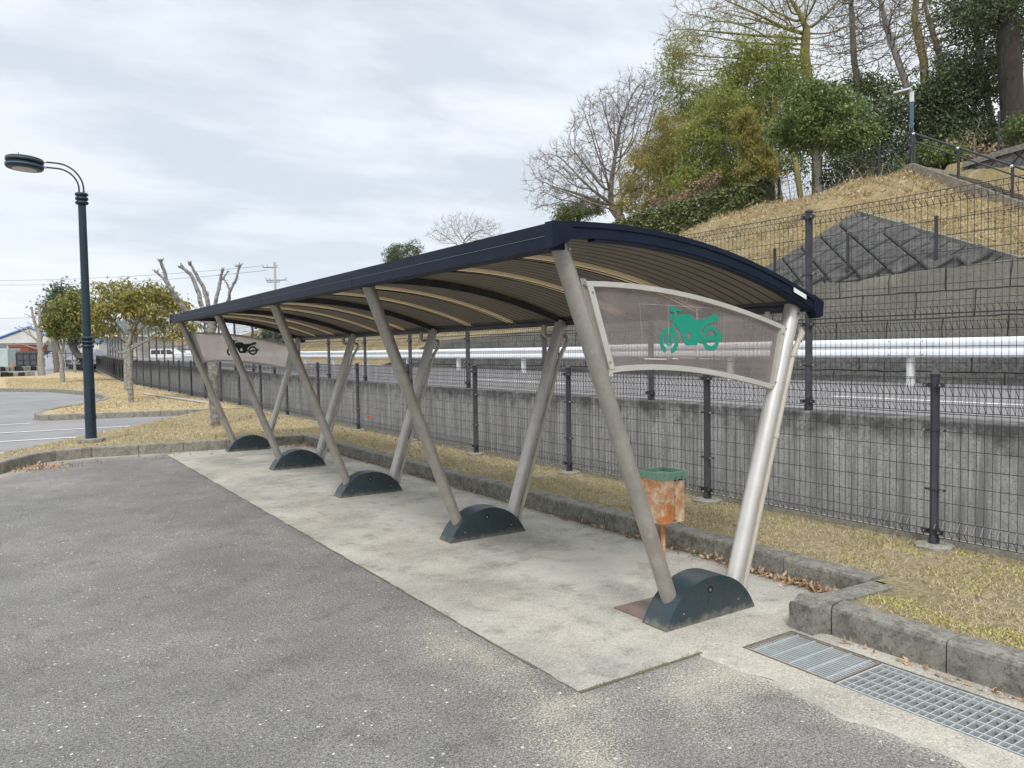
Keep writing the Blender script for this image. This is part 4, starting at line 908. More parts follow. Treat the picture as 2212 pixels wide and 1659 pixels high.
# ---- street lamp
root = thing('street_lamp', (1.2, 14.0, .12), 'tall dark blue green street lamp with a round double disc head', 'street lamp')
LX, LY = 1.19, 14.0
b = B(); b.lathe([(.20, -.02), (.205, .07), (.195, .085)], 'footing', (LX, LY, .11), 8); b.out('footing', root, bevel=.012)
b = B(); b.lathe([(.085, .0), (.082, .02), (.079, .8), (.0745, 1.46), (.074, 1.50)], 'lamp_pole', (LX, LY, .19), 20); b.lathe([(.062, 1.5), (.056, 3.74)], 'lamp_pole', (LX, LY, .19), 20)
b.tube([(LX+.04, LY-.075, 1.0), (LX+.025, LY-.092, .98), (LX+.03, LY-.092, .5), (LX+.045, LY-.085, .46)], .008, 'lamp_pole', 6); b.lathe([(.089, .32), (.089, .36)], 'lamp_pole', (LX, LY, .19), 20); b.out('pole', root, smooth=40)
for zc in (1.72, 3.97):
    b = B(); pr = []
    for k in range(3):
        for w in np.linspace(-1.4, 1.4, 7): pr.append((.066+.030*math.cos(w), zc-.065+.065*k+.028*math.sin(w)))
    b.lathe(pr, 'lamp_pole', (LX, LY, 0), 20); b.out('ring_collar', root, smooth=60)
for (r, zt, dx) in ((.030, 4.485, .032), (.025, 4.405, -.032)):
    b = B(); top = zt; pts_ = [(LX+dx, LY, 3.98), (LX+dx, LY, 4.12)]; ex = LX+dx; R1, R2 = .32+dx, top-4.12
    for w in np.linspace(0, math.pi/2, 12)[1:]: pts_.append((ex-R1*(1-math.cos(w)), LY, 4.12+R2*math.sin(w)))
    pts_.append((.70, LY, top)); b.tube(pts_, .0125, 'lamp_pole', 8); b.out('arm', root, smooth=50)
    b = B(); b.tube([(.73, LY, top), (.66, LY, top)], .02, 'white', 8); b.out('arm_socket', root, smooth=50)
tl = Matrix.Translation((.445, LY, 4.435)) @ Matrix.Rotation(rad(3), 4, 'Y')
b = B(); b.lathe([(.05, .085), (.23, .08), (.252, .066), (.255, .02), (.24, .006), (.205, .0), (.24, -.006), (.256, -.02), (.256, -.062), (.24, -.085), (.185, -.092)][::-1], 'lamp_pole', n=32, mtx=tl); b.lathe([(.2565, .040), (.2565, .048)], 'seam', n=32, mtx=tl); b.lathe([(.2575, -.044), (.2575, -.036)], 'seam', n=32, mtx=tl)
for a in (-2.0, .2, 2.2): b.tube([tl @ Vector((.2*math.cos(a), .2*math.sin(a), .08)), tl @ Vector((.2*math.cos(a), .2*math.sin(a), .11))], .005, 'hole', 5)
b.out('lamp_head', root, smooth=30)
b = B(); b.lathe([(.0, -.100), (.12, -.098), (.165, -.094), (.165, -.088)], 'lamp_lens', n=28, mtx=tl); b.out('lens', root, smooth=50)
# ---- lamp beside the stairs
P = np.array([26., 14.7, 6.9]); root = thing('stair_lamp', P, 'square blue grey pole lamp with flat white head at the top of the stairway', 'street lamp')
b = B(); b.box((25.955, 14.655, 6.5), (26.045, 14.745, 9.62), 'lamp_pole2'); M['lamp_pole2'] = mat('blue_grey_paint', (.07, .12, .20), (.09, .15, .23), 5, .5); b.out('pole', root)
b = B(); b.box((25.95, 14.65, 9.62), (26.05, 14.75, 9.96), 'white'); b.out('white_sleeve', root)
b = B(); mt = Matrix.Translation((25.86, 14.95, 10.0)) @ Matrix.Rotation(rad(33), 4, 'Z') @ Matrix.Rotation(rad(-8), 4, 'X'); b.box((-.14, -.26, -.02), (.14, .28, .05), 'galv', mt); b.box((-.06, -.3, -.05), (.06, -.1, .0), 'galv', mt); b.box((-.10, -.2, -.047), (.10, .22, -.036), 'lamp_lens', mt); b.out('lamp_head', root, bevel=.02)
# ---- pipe lying on the lawn
b = B(); b.tube([(4.22, 29.8, .16), (4.36, 27.6, .16), (4.55, 25.0, .165), (4.72, 23.2, .16), (4.82, 22.3, .16)], .032, 'pole_concrete', 10); tag(b.out('white_pipe', smooth=40), 'long thin white pipe lying on the lawn in front of the low fence', 'pipe')
b = B(); b.tube([(5.30, 12.62, .40), (5.30, 12.40, .39)], .012, 'cone', 8); b.tube([(5.30, 12.55, .40), (5.30, 12.55, .35)], .010, 'cone', 8); tag(b.out('orange_valve', smooth=40), 'small orange water valve sticking out behind the low mesh fence', 'valve')

# ================================================================== TREES
def pxr(p, pr): return pr*float((np.array(p)-CP)@F)/f_
def sample_ell(ells, d0, thick, n):
    """random points in the union of round lobes; each lobe is a real ellipsoid at its own depth"""
    a = np.array([e[2]*e[3] for e in ells], float); k = RNG.choice(len(ells), n, p=a/a.sum()); out = np.zeros((n, 3))
    for i in range(len(ells)):
        m = np.where(k == i)[0]
        if not len(m): continue
        cx, cy, rx, ry = ells[i][:4]; off = ells[i][4] if len(ells[i]) > 4 else 0
        c = ond(cx, cy, d0+off); q = unit(RNG.normal(size=(len(m), 3)))*RNG.uniform(0, 1, (len(m), 1))**(1/2.4)
        R_ = rx*(d0+off)/f_; Z_ = ry*(d0+off)/f_; T_ = min(thick, 1.3*R_)
        out[m] = c+q[:, :1]*R_*R0+q[:, 1:2]*Z_*np.array([0, 0, 1.])+q[:, 2:]*T_*np.array([math.sin(yaw), math.cos(yaw), 0])
    return out
def colonize(trunk, A, step=.25, kill=.3, infl=4., iters=120, maxn=5000, grav=0.):
    nodes = []; par = []
    for i, p in enumerate(trunk):
        p = np.array(p, float)
        if i == 0: nodes.append(p); par.append(-1); continue
        q = nodes[-1]; n = max(1, int(np.linalg.norm(p-q)/step))
        for t in range(1, n+1): nodes.append(q+(p-q)*t/n); par.append(len(nodes)-2)
    nt = len(nodes)
    N = np.array(nodes); best = np.full(len(A), 1e9); bi = np.zeros(len(A), int); st = max(0, int(nt*.45)); start = st
    for it in range(iters):
        new = N[start:]
        if len(new):
            D = np.linalg.norm(A[:, None]-new[None], axis=2); j = D.argmin(1); dm = D[np.arange(len(A)), j]; m = dm < best; best[m] = dm[m]; bi[m] = j[m]+start
        keep = best > kill; A = A[keep]; best = best[keep]; bi = bi[keep]
        if not len(A) or len(N) > maxn: break
        m = best < infl*(3 if it < 12 else 1)
        if not m.any(): break
        u, inv = np.unique(bi[m], return_inverse=True); dirs = np.zeros((len(u), 3)); np.add.at(dirs, inv, unit(A[m]-N[bi[m]])); dirs = unit(dirs+RNG.normal(0, .12, dirs.shape)+np.array([0, 0, grav]))
        start = len(N); N = np.vstack([N, N[u]+dirs*step]); par += list(u)
    return N, np.array(par), nt
def radii(N, par, r0, e=2.5, rmax=None):
    s = np.zeros(len(N)); ch = np.zeros(len(N), int)
    for i in range(len(N)-1, 0, -1):
        if ch[i] == 0: s[i] = r0**e
        s[par[i]] += s[i]; ch[par[i]] += 1
    r = s**(1/e); r[0] = r[1]
    if rmax: r = np.where(r > r0*2, r0*2+(r-r0*2)*(rmax-r0*2)/max(1e-6, (r.max()-r0*2)), r)
    return r, ch
def seg_mesh(A, B_, ra, rb, n=4):
    """batch of tapered prisms"""
    t = unit(B_-A); ref = np.where(np.abs(t[:, 2:3]) < .9, np.array([[0, 0, 1.]]), np.array([[0, 1., 0]])); u = unit(np.cross(t, ref)); v = np.cross(t, u); k = len(A)
    ang = np.arange(n)*2*np.pi/n; ring = lambda P, r: P[:, None]+r[:, None, None]*(u[:, None]*np.cos(ang)[None, :, None]+v[:, None]*np.sin(ang)[None, :, None])
    V = np.concatenate([ring(A, ra), ring(B_, rb)], 1).reshape(-1, 3); base = (np.arange(k)*2*n)[:, None]
    q = np.arange(n); Fc = np.stack([q, (q+1) % n, n+(q+1) % n, n+q], 1)[None]+base[:, :, None]
    return V, Fc.reshape(-1, 4)
def twigs(T_, D, k, L, r, up=.4, seg=3):
    """fine curved twigs at tips"""
    As, Bs, ra, rb = [], [], [], []
    P = np.repeat(T_, k, 0); d = unit(np.repeat(D, k, 0)+RNG.normal(0, .5, (len(P), 3))); l = (L*RNG.uniform(.5, 1.2, len(P)))[:, None]/seg
    for s in range(seg):
        Q = P+d*l; As.append(P); Bs.append(Q); ra.append(np.full(len(P), r*(1-s/(seg+.5)))); rb.append(np.full(len(P), r*(1-(s+1)/(seg+.5)))); P = Q; d = unit(d+np.array([0, 0, up*.5])+RNG.normal(0, .15, P.shape))
    return np.vstack(As), np.vstack(Bs), np.concatenate(ra), np.concatenate(rb)
def tree(name, label, trunk, ells, d0, thick=2., natt=500, step=.3, kill=.35, r0=.012, rmax=None, bark='bark', leaf=None, nleaf=0, L=.12, W=.05, spread=.28, tw=0, twL=.5, cat='tree', group=None, up=.4, grav=.05, base=None, droop=.4, n_clump=None, infl=4., axis=None, twr=None, leaf_ells=None, thin=1.0, maxn=5000):
    trunk = [np.array(p, float) for p in trunk]; root = thing(name, trunk[0], label, cat, group)
    A = sample_ell(ells, d0, thick, natt); N, par, nt = colonize(trunk, A, step, kill, infl, grav=grav, maxn=maxn); r, ch = radii(N, par, r0, rmax=rmax)
    i = np.arange(1, len(N)); p = par[1:]; ra = np.minimum(r[p], r[i]*1.35+.002)
    tr = i < nt; V, Fc = seg_mesh(N[p][tr]-unit(N[i]-N[p])[tr]*.02, N[i][tr], r[p][tr], r[i][tr], 10); raw('trunk', V, Fc, [bark], parent=root, smooth=True)
    A_, B_, a1, b1 = N[p][~tr], N[i][~tr], ra[~tr], r[i][~tr]
    if tw:
        tips = np.where((ch == 0) | ((RNG.uniform(size=len(N)) < .35) & (r < r0*3)))[0]; tips = tips[tips > nt]; D = unit(N[tips]-N[par[tips]]); q = twigs(N[tips], D, tw, twL, twr or r0*.8, up); A_ = np.vstack([A_, q[0]]); B_ = np.vstack([B_, q[1]]); a1 = np.concatenate([a1, q[2]]); b1 = np.concatenate([b1, q[3]])
    if len(A_): V, Fc = seg_mesh(A_, B_, a1, b1, 4); raw('branches', V, Fc, [bark], parent=root)
    if leaf:
        nc = n_clump or max(30, nleaf//22)
        if leaf_ells: Cc = sample_ell(leaf_ells, d0, thick, nc)
        else:
            c1 = sample_ell(ells, d0, thick, nc//2); c2 = N[nt:][RNG.integers(0, max(1, len(N)-nt), nc-nc//2)] if len(N) > nt else c1; Cc = np.vstack([c1, c2])
        k = RNG.integers(0, len(Cc), nleaf); sc_ = RNG.uniform(.5, 1.4, len(Cc)); Pp = Cc[k]+RNG.normal(0, 1, (nleaf, 3))*spread*sc_[k][:, None]*np.array([1, 1, .6])
        ax = None
        if axis is not None: ax = unit(RNG.normal(size=(len(Cc), 3))*np.array([1, 1, .35])+np.array(axis))[k]
        V, Fc = leaf_mesh(Pp, L, W, axis=ax, jitter=.8 if ax is not None else 1, droop=droop); tb = RNG.uniform(0, 1, len(Cc))[k]
        raw('foliage', V, Fc, [leaf], tint=tints(nleaf, tb, spread=.22), parent=root)
    return root
G = lambda x, y: np.array([x, y, hzp(x, y)-.1])
dd = lambda p: float((np.array(p, float)-CP)@F)
def base_at(px, py, X): p = onx(px, py, X); return np.array([p[0], p[1], hzp(p[0], p[1])-.15]), dd(p)
def trunk_px(pxs, X, sink=True):
    """trunk centre line at real distance X; foot sunk in the ground"""
    P = [onx(a, c, X) for a, c in pxs]; g = np.array([P[0][0], P[0][1], hzp(P[0][0], P[0][1])-.15])
    return ([g] if sink and g[2] < P[0][2] else [])+P, dd(P[0])
# bare spreading tree left of the bamboo
t, d = trunk_px([(1350, 505), (1340, 470), (1322, 448)], 27)
tree('bare_tree', 'wide leafless tree leaning left over the ivy hedge end', t, [(1225, 375, 95, 70), (1300, 290, 90, 90), (1375, 215, 65, 65), (1330, 240, 60, 60), (1415, 200, 45, 50), (1380, 310, 60, 80), (1185, 425, 50, 30), (1270, 430, 60, 30), (1330, 380, 60, 60)], d, 2.4, 2600, .18, .20, .008, .25, 'bark_twig', tw=4, twL=.5, twr=.0075, up=.6, grav=.03, infl=3, maxn=9000)
t, d = trunk_px([(1765, 330), (1752, 220), (1738, 120), (1742, 60)], 31)
tree('bare_tree', 'tall mossy leafless tree with long branches sweeping left above the bamboo', t, [(1550, 110, 120, 85), (1480, 110, 60, 75), (1650, 90, 90, 90), (1640, -40, 130, 90), (1760, -30, 130, 100), (1830, 90, 60, 90), (1520, 30, 80, 60)], d, 3.5, 2800, .24, .28, .008, .24, 'bark_moss', tw=4, twL=.6, twr=.008, up=.4, infl=4, maxn=9000)
t, d = trunk_px([(1862, 250), (1845, 130), (1838, 0)], 29)
tree('bare_tree', 'thin dark leafless tree standing between the mossy tree and the stair lamp', t, [(1850, 40, 90, 90), (1880, 130, 60, 70), (1850, -80, 110, 70)], d, 2, 1000, .28, .32, .011, .13, 'bark', tw=3, twL=.6, twr=.008)
t, d = trunk_px([(1985, 270), (1950, 160), (1915, 60), (1895, -30)], 28)
tree('bare_tree', 'slender grey leafless tree leaning left behind the stair lamp', t, [(1910, 20, 90, 90), (1960, 110, 60, 60), (1890, -90, 120, 70)], d, 2, 900, .28, .32, .011, .12, 'bark_twig', tw=3, twL=.6, twr=.008)
t, d = trunk_px([(2000, 230), (1995, 130), (1975, 40), (1985, -60)], 30)
tree('bare_tree', 'yellow mossy leafless tree right of the leaning grey tree', t, [(1985, 30, 70, 90), (2030, 90, 50, 70), (1990, -80, 100, 60)], d, 2, 800, .28, .32, .011, .15, 'bark_moss', tw=3, twL=.6, twr=.008)
t, d = trunk_px([(2045, 260), (2030, 120), (2000, 20), (1990, -60)], 33)
tree('bare_tree', 'brown leafless tree in front of the dark evergreens at the upper right', t, [(2010, 30, 100, 90), (2080, 90, 70, 50), (2120, 20, 60, 50)], d, 2, 800, .3, .34, .012, .14, 'bark', tw=3, twL=.7, twr=.009)
# bamboo and mixed thicket
def culms(root, ells, d0, n, lean=-.25):
    b = B()
    for i in range(n):
        e = random.choice(ells); c = ond(e[0]+random.uniform(-.8, .8)*e[2], e[1], d0+random.uniform(-.6, 1)); g = np.array([c[0], c[1], hzp(c[0], c[1])-.1]); top = c+np.array([0, 0, pxr(c, e[3])*random.uniform(.6, 1.1)]); hh = top[2]-g[2]
        off = np.array([math.cos(yaw), -math.sin(yaw), 0])*random.uniform(-1, .4)*hh*.22
        b.tube([g+(top-g)*q+off*q*q for q in (0, .3, .6, .85, 1)], [.028, .025, .02, .012, .004], 'culm', 5, caps=False)
    b.out('culms', root, smooth=60)
def thicket(name, label, ells, X, leaf, n, L=.17, W=.035, sp=.30, cul=0, cat='bamboo', nat=200, axis=(0, 0, -.5), group='thicket on the hill', thick=1.6, bark='culm', clump=None):
    e0 = ells[0]; c = onx(e0[0], e0[1], X); t = [np.array([c[0], c[1], hzp(c[0], c[1])-.1]), c]; d = dd(c)
    r = tree(name, label, t, ells, d, thick, nat, .35, .4, .006, .04, bark, leaf, n, L, W, sp, axis=axis, droop=.25, cat=cat, n_clump=clump or n//45, infl=5, group=group)
    if cul: culms(r, ells, d, cul)
    return r
thicket('bamboo_clump', 'dense olive green bamboo clump in the middle of the hill thicket', [(1545, 330, 95, 120), (1590, 400, 75, 70), (1560, 250, 60, 55), (1500, 400, 70, 60), (1620, 300, 50, 90)], 25.2, 'leaf_bamboo', 46000, cul=26, sp=.22)
thicket('bamboo_clump', 'yellowish bamboo clump beside the wide leafless tree', [(1400, 350, 65, 55), (1440, 300, 55, 60), (1370, 420, 45, 55), (1430, 420, 55, 55), (1460, 360, 50, 70)], 25.8, 'leaf_bamboo_brown', 30000, cul=16, sp=.22)
thicket('bamboo_clump', 'bright yellow bamboo clump left of the round green tree', [(1618, 280, 32, 45), (1640, 350, 40, 55), (1650, 410, 30, 30), (1600, 250, 25, 18)], 24.4, 'leaf_yellow', 12000, cul=6, sp=.16, nat=120)
thicket('feathery_tree', 'thin feathery olive tree reaching above the bamboo clumps', [(1470, 110, 40, 40), (1455, 165, 35, 40), (1480, 220, 50, 40), (1530, 210, 50, 40), (1470, 270, 50, 40)], 29, 'leaf_bamboo', 9000, cat='tree', nat=260, sp=.3, bark='bark_twig', L=.16, W=.05)
thicket('feathery_tree', 'light olive leafy tree top in front of the mossy leafless tree', [(1610, 130, 60, 45), (1640, 190, 70, 55), (1690, 140, 50, 70), (1700, 240, 60, 60), (1570, 190, 50, 35)], 27, 'leaf_bamboo', 18000, cat='tree', nat=260, sp=.3, bark='bark_moss', L=.16, W=.05)
thicket('shrub', 'shrub with dry brown leaves behind the hedge', [(1535, 395, 48, 20), (1500, 415, 40, 18), (1430, 425, 40, 18), (1560, 380, 28, 16)], 23.6, 'leaf_brown', 900, L=.13, W=.06, sp=.16, cat='shrub', nat=80, bark='bark')
t, d = trunk_px([(1662, 400), (1665, 300), (1672, 210)], 26.5)
tree('mixed_tree', 'dark olive tree just left of the round green tree', t, [(1660, 250, 50, 60), (1690, 190, 45, 50), (1710, 330, 60, 60), (1660, 330, 35, 60)], d, 1.6, 300, .3, .35, .008, .09, 'bark_moss', 'leaf_green', 8000, .13, .05, .22)
# bare stems at the crest
for px, X, lab in ((1700, 24.5, 'mossy bare trunk leaning right, just left of the pale trunk'), (1722, 25.5, 'second mossy bare trunk closest to the pale trunk'), (1680, 26, 'thin bare trunk at the right end of the yellow bamboo')):
    t, d = trunk_px([(px+8, 428), (px-4, 350), (px-22, 270)], X)
    tree('bare_tree', lab, t, [(px-30, 240, 22, 50)], d, .6, 60, .3, .35, .01, .11 if px > 1690 else .06, 'bark_moss', tw=2, twL=.5)
# round evergreen with pale trunk
P0 = onx(1768, 432, 21.7); P0[2] = hzp(P0[0], P0[1])-.1; d = dd(P0)
t = [P0, ond(1768, 400, d), ond(1764, 335, d), ond(1760, 300, d)]
r = tree('evergreen_tree', 'round green tree with a straight pale trunk on the grassy hill crest', t, [(1730, 265, 62, 50), (1800, 255, 70, 50), (1770, 215, 60, 42), (1740, 200, 45, 35), (1850, 285, 52, 34), (1690, 280, 36, 36), (1780, 305, 80, 26)], d, 1.5, 420, .16, .2, .006, .10, 'bark_pale', 'leaf_green', 16000, .13, .055, .15, droop=.5)
# dark evergreens on the right
def ev(name, label, tr, ells, X, n, leaf='leaf_dark', L=.14, W=.06, sp=.26, rmax=.12, thick=2.2, bark='bark', cat='tree'):
    t, d = trunk_px(tr, X); return tree(name, label, t, ells, d, thick, 350, .32, .38, .008, rmax, bark, leaf, n, L, W, sp, cat=cat)
ev('evergreen_tree', 'dark evergreen behind the crest fence left of the stair lamp', [(1880, 400), (1885, 330), (1890, 280)], [(1880, 320, 60, 60), (1915, 260, 42, 60), (1840, 345, 60, 45), (1930, 330, 35, 50)], 26.5, 9000)
ev('evergreen_tree', 'light green leafy tree above the round green tree', [(1900, 400), (1895, 260), (1890, 220)], [(1880, 215, 62, 40), (1930, 200, 35, 45), (1850, 180, 40, 28)], 30, 4200, 'leaf_green')
ev('evergreen_tree', 'dark evergreen right behind the stair lamp', [(2010, 400), (2010, 300), (2008, 250)], [(1995, 250, 38, 62), (2030, 200, 50, 60), (2050, 280, 50, 50), (2010, 310, 55, 30)], 28, 11000)
ev('evergreen_tree', 'dark evergreen between the stair lamp and the thick trunk', [(2085, 400), (2085, 260), (2088, 200)], [(2090, 210, 52, 70), (2110, 280, 48, 45), (2065, 150, 45, 45), (2130, 160, 30, 60)], 29.5, 11000)
ev('evergreen_tree', 'tall dark evergreen filling the upper right corner', [(2150, 300), (2120, 150), (2110, 60)], [(2110, 60, 75, 60), (2080, 20, 55, 40), (2170, 40, 60, 70), (2200, 100, 35, 60), (2150, -50, 120, 60)], 31, 14000, sp=.3)
t, d = trunk_px([(2190, 330), (2186, 220), (2180, 110), (2176, 20), (2178, -60)], 28.5)
tree('old_tree', 'thick dark old tree trunk at the right edge behind the patterned wall', t, [(2200, -10, 60, 60), (2140, 10, 60, 50), (2240, 60, 60, 80)], d, 1.5, 200, .3, .35, .012, .36, 'bark_old', 'leaf_dark', 4500, .14, .06, .26)
ev('shrub', 'low leafy shrub at the top of the stairway', [(2030, 350), (2030, 335)], [(2010, 338, 30, 14), (2050, 330, 34, 18), (1995, 325, 20, 18)], 25, 2600, 'leaf_green', .11, .05, .12, .02, .6, cat='shrub')
ev('shrub', 'leafy shrub growing through the short fence at the right edge', [(2195, 330), (2195, 310)], [(2195, 285, 30, 32), (2225, 270, 30, 40)], 24.9, 2600, 'leaf_green', .11, .05, .12, .02, .6, cat='shrub')
thicket('shrub', 'dry brown twiggy shrub below the dark evergreens', [(2105, 290, 34, 34), (2130, 315, 26, 20), (2080, 320, 26, 20)], 26.5, 'leaf_brown', 260, L=.16, W=.07, sp=.3, cat='shrub', nat=260, bark='bark_twig')
thicket('shrub', 'dark evergreen undergrowth right of the crest fence', [(1960, 345, 30, 22), (1900, 385, 60, 22), (1840, 405, 40, 20), (1790, 400, 25, 30)], 24.2, 'leaf_dark', 4500, L=.12, W=.05, sp=.2, cat='shrub', nat=120, bark='bark')
thicket('shrub', 'dense dark undergrowth behind the top of the stairway', [(2060, 325, 60, 30), (2120, 305, 45, 40), (2000, 345, 50, 22), (2150, 320, 40, 30), (2090, 350, 60, 20)], 28, 'leaf_dark', 9000, L=.14, W=.06, sp=.22, cat='shrub', nat=120, bark='bark')
# far trees over the roof
ev('evergreen_tree', 'small round evergreen appearing over the middle of the shelter roof', [(868, 640), (868, 600), (868, 560)], [(868, 545, 38, 24), (850, 555, 26, 18), (895, 540, 18, 22)], 40, 5200, L=.2, W=.09, sp=.22, thick=2)
ev('evergreen_tree', 'leafy evergreen bush at the foot of the wide leafless tree', [(1250, 520), (1250, 490), (1250, 470)], [(1235, 462, 40, 24), (1275, 450, 36, 24), (1215, 470, 22, 16)], 26, 5500, 'leaf_green', L=.13, W=.055, sp=.18, thick=1.5)
t, d = trunk_px([(1003, 620), (1002, 560), (1001, 535)], 42)
tree('bare_tree', 'small leafless tree fanning out above the shelter roof', t, [(1000, 495, 72, 36), (960, 510, 40, 25), (1045, 500, 45, 28)], d, 2.5, 900, .28, .34, .010, .10, 'bark_twig', tw=2, twL=.9, twr=.010, up=.9, grav=.22)
thicket('shrub', 'dark shrubs beside the far end of the hill under the roof', [(640, 712, 36, 22), (600, 722, 26, 14)], 18, 'leaf_dark', 3000, L=.5, W=.2, sp=.7, cat='shrub', nat=60, bark='bark', thick=4)
# hedge of ivy on the crest
root = thing('ivy_hedge', (21.7, 21, 6), 'dense dark ivy covered hedge along the hill crest below the bamboo', 'hedge')
hy = np.array([17.2, 19, 20.8, 22.8, 24.8, 28, 34]); ht = np.array([6.98, 6.93, 6.86, 6.74, 6.62, 6.4, 6.0]); b = B()
for i in range(len(hy)-1):
    ya, yb = hy[i], hy[i+1]; b.mesh([(21.45, ya, 4.6), (22.15, ya, 4.6), (22.15, yb, 4.2), (21.45, yb, 4.2), (21.5, ya, ht[i]-.08), (22.1, ya, ht[i]-.08), (22.1, yb, ht[i+1]-.08), (21.5, yb, ht[i+1]-.08)], [(4, 5, 6, 7), (0, 1, 5, 4), (1, 2, 6, 5), (2, 3, 7, 6), (3, 0, 4, 7)], 'forest')
b.out('hedge_core', root)
n = 26000; yy = RNG.uniform(17.1, 33, n); yy = np.where(RNG.uniform(size=n) < .75, RNG.uniform(17.1, 25.5, n), yy); tz = np.interp(yy, hy, ht)+.06*np.sin(yy*7)+.05*np.sin(yy*17.3); bz = np.array([hz(np.array([21.5]), np.array([q]))[0] for q in np.linspace(17, 34, 60)]); bz = np.interp(yy, np.linspace(17, 34, 60), bz)-.1
top = RNG.uniform(size=n) < .25; zz = np.where(top, tz+RNG.normal(0, .03, n), bz+(tz-bz)*RNG.uniform(0, 1, n)); xx = np.where(top, RNG.uniform(21.4, 22.15, n), 21.45-RNG.exponential(.035, n)+.03*np.sin(yy*5+zz*9))
V, Fc = leaf_mesh(np.stack([xx, yy, zz], 1), .12, .09, axis=np.tile([-.6, 0, -.4], (n, 1)), jitter=.9); raw('hedge_leaves', V, Fc, ['leaf_hedge'], tint=tints(n), parent=root)

# ---- planted trees on the left lawn
def at2(px, py, d): return ond(px, py, d)
p = np.array([3.21, 25.12, .1]); d = dd(p)
t = [p, at2(281, 830, d), at2(280, 780, d), at2(277, 748, d)]
tree('planted_tree', 'pale trunked tree with a broad yellow olive crown right of the street lamp', t, [(250, 655, 46, 34), (298, 650, 52, 36), (212, 682, 26, 30), (340, 675, 40, 34), (225, 715, 18, 14), (385, 680, 30, 38), (370, 725, 26, 14), (408, 706, 18, 24), (365, 640, 22, 18), (200, 650, 14, 16), (330, 632, 38, 20), (240, 625, 40, 20), (290, 615, 50, 14)], d, 1.5, 340, .13, .17, .006, .078, 'bark_pale', 'leaf_olive', 6800, .15, .05, .12, droop=.9, grav=.0)
b = B()
for L_ in ([(278, 752), (300, 742), (330, 732), (350, 705), (356, 690)], [(278, 756), (300, 745), (335, 722), (385, 708), (410, 700)], [(277, 750), (262, 735), (240, 725), (225, 715)], [(277, 760), (258, 762), (240, 745), (230, 722)], [(279, 750), (268, 722), (245, 690), (215, 672)]):
    k = len(L_); b.tube([at2(a, c, d+.15*math.sin(i*1.3)) for i, (a, c) in enumerate(L_)], [.050*(1-.72*i/(k-1)) for i in range(k)], 'bark_pale', 7)
b.out('bare_limbs', bpy.data.objects[[o.name for o in COL.objects if o.name.startswith('planted_tree')][-1]], smooth=60)
p = np.array([4.13, 33.4, .1]); d = dd(p)
tree('planted_tree', 'second pale trunk standing just behind the broad yellow olive tree', [p, at2(273, 800, d), at2(275, 745, d)], [(300, 700, 42, 32), (345, 675, 42, 36), (375, 655, 30, 25)], d, 1.5, 160, .2, .25, .007, .10, 'bark_pale', 'leaf_olive', 900, .12, .045, .25, droop=.8)
def limb_tree(name, label, limbs, d, base, bark, knob=.05, tw=True, group=None):
    root = thing(name, base, label, 'tree', group)
    for i, (pts, r0, r1) in enumerate(limbs):
        b = B(); P = [at2(a, c, d+z) for a, c, z in pts]
        if i == 0: P[0] = np.array(base)-np.array([0, 0, .05])
        Q = []; R_ = []; k = len(P)
        for j in range(k-1):
            for s in range(4): u = (j+s/4)/(k-1); Q.append(P[j]+(P[j+1]-P[j])*s/4+RNG.normal(0, r0*.10, 3)*(0 if j+s == 0 else 1)); R_.append((r0+(r1-r0)*u)*random.uniform(.92, 1.10))
        Q.append(P[-1]); R_.append(r1)
        if i: e = unit((P[-1]-P[-2])[None])[0]; Q += [P[-1]+e*knob*.5, P[-1]+e*knob*1.1]; R_ += [r1*1.6, r1*.9]
        b.tube(Q, R_, bark, 10)
        if i and tw:
            for q in range(7): j = random.randint(2, len(Q)-2); v_ = unit(RNG.normal(size=(1, 3)))[0]; b.tube([Q[j], Q[j]+v_*R_[j]*1.4, Q[j]+v_*R_[j]*random.uniform(1.8, 3.0)+np.array([0, 0, R_[j]*.5])], [R_[j]*.5, R_[j]*.35, R_[j]*.15], bark, 5)
            for q in range(3): v_ = unit(RNG.normal(size=(1, 3))+np.array([[0, 0, 1.]]))[0]; b.tube([P[-1], P[-1]+v_*knob*1.8], [r1*.5, r1*.35], bark, 5)
        b.out('trunk' if i == 0 else 'limb', root, smooth=60)
    return root
Z = lambda zx, zy, z=0: (zx*.33333, 294.9+zy*.33333, z)
base = np.array([3.42, 15.5, .12]); d = dd(base)
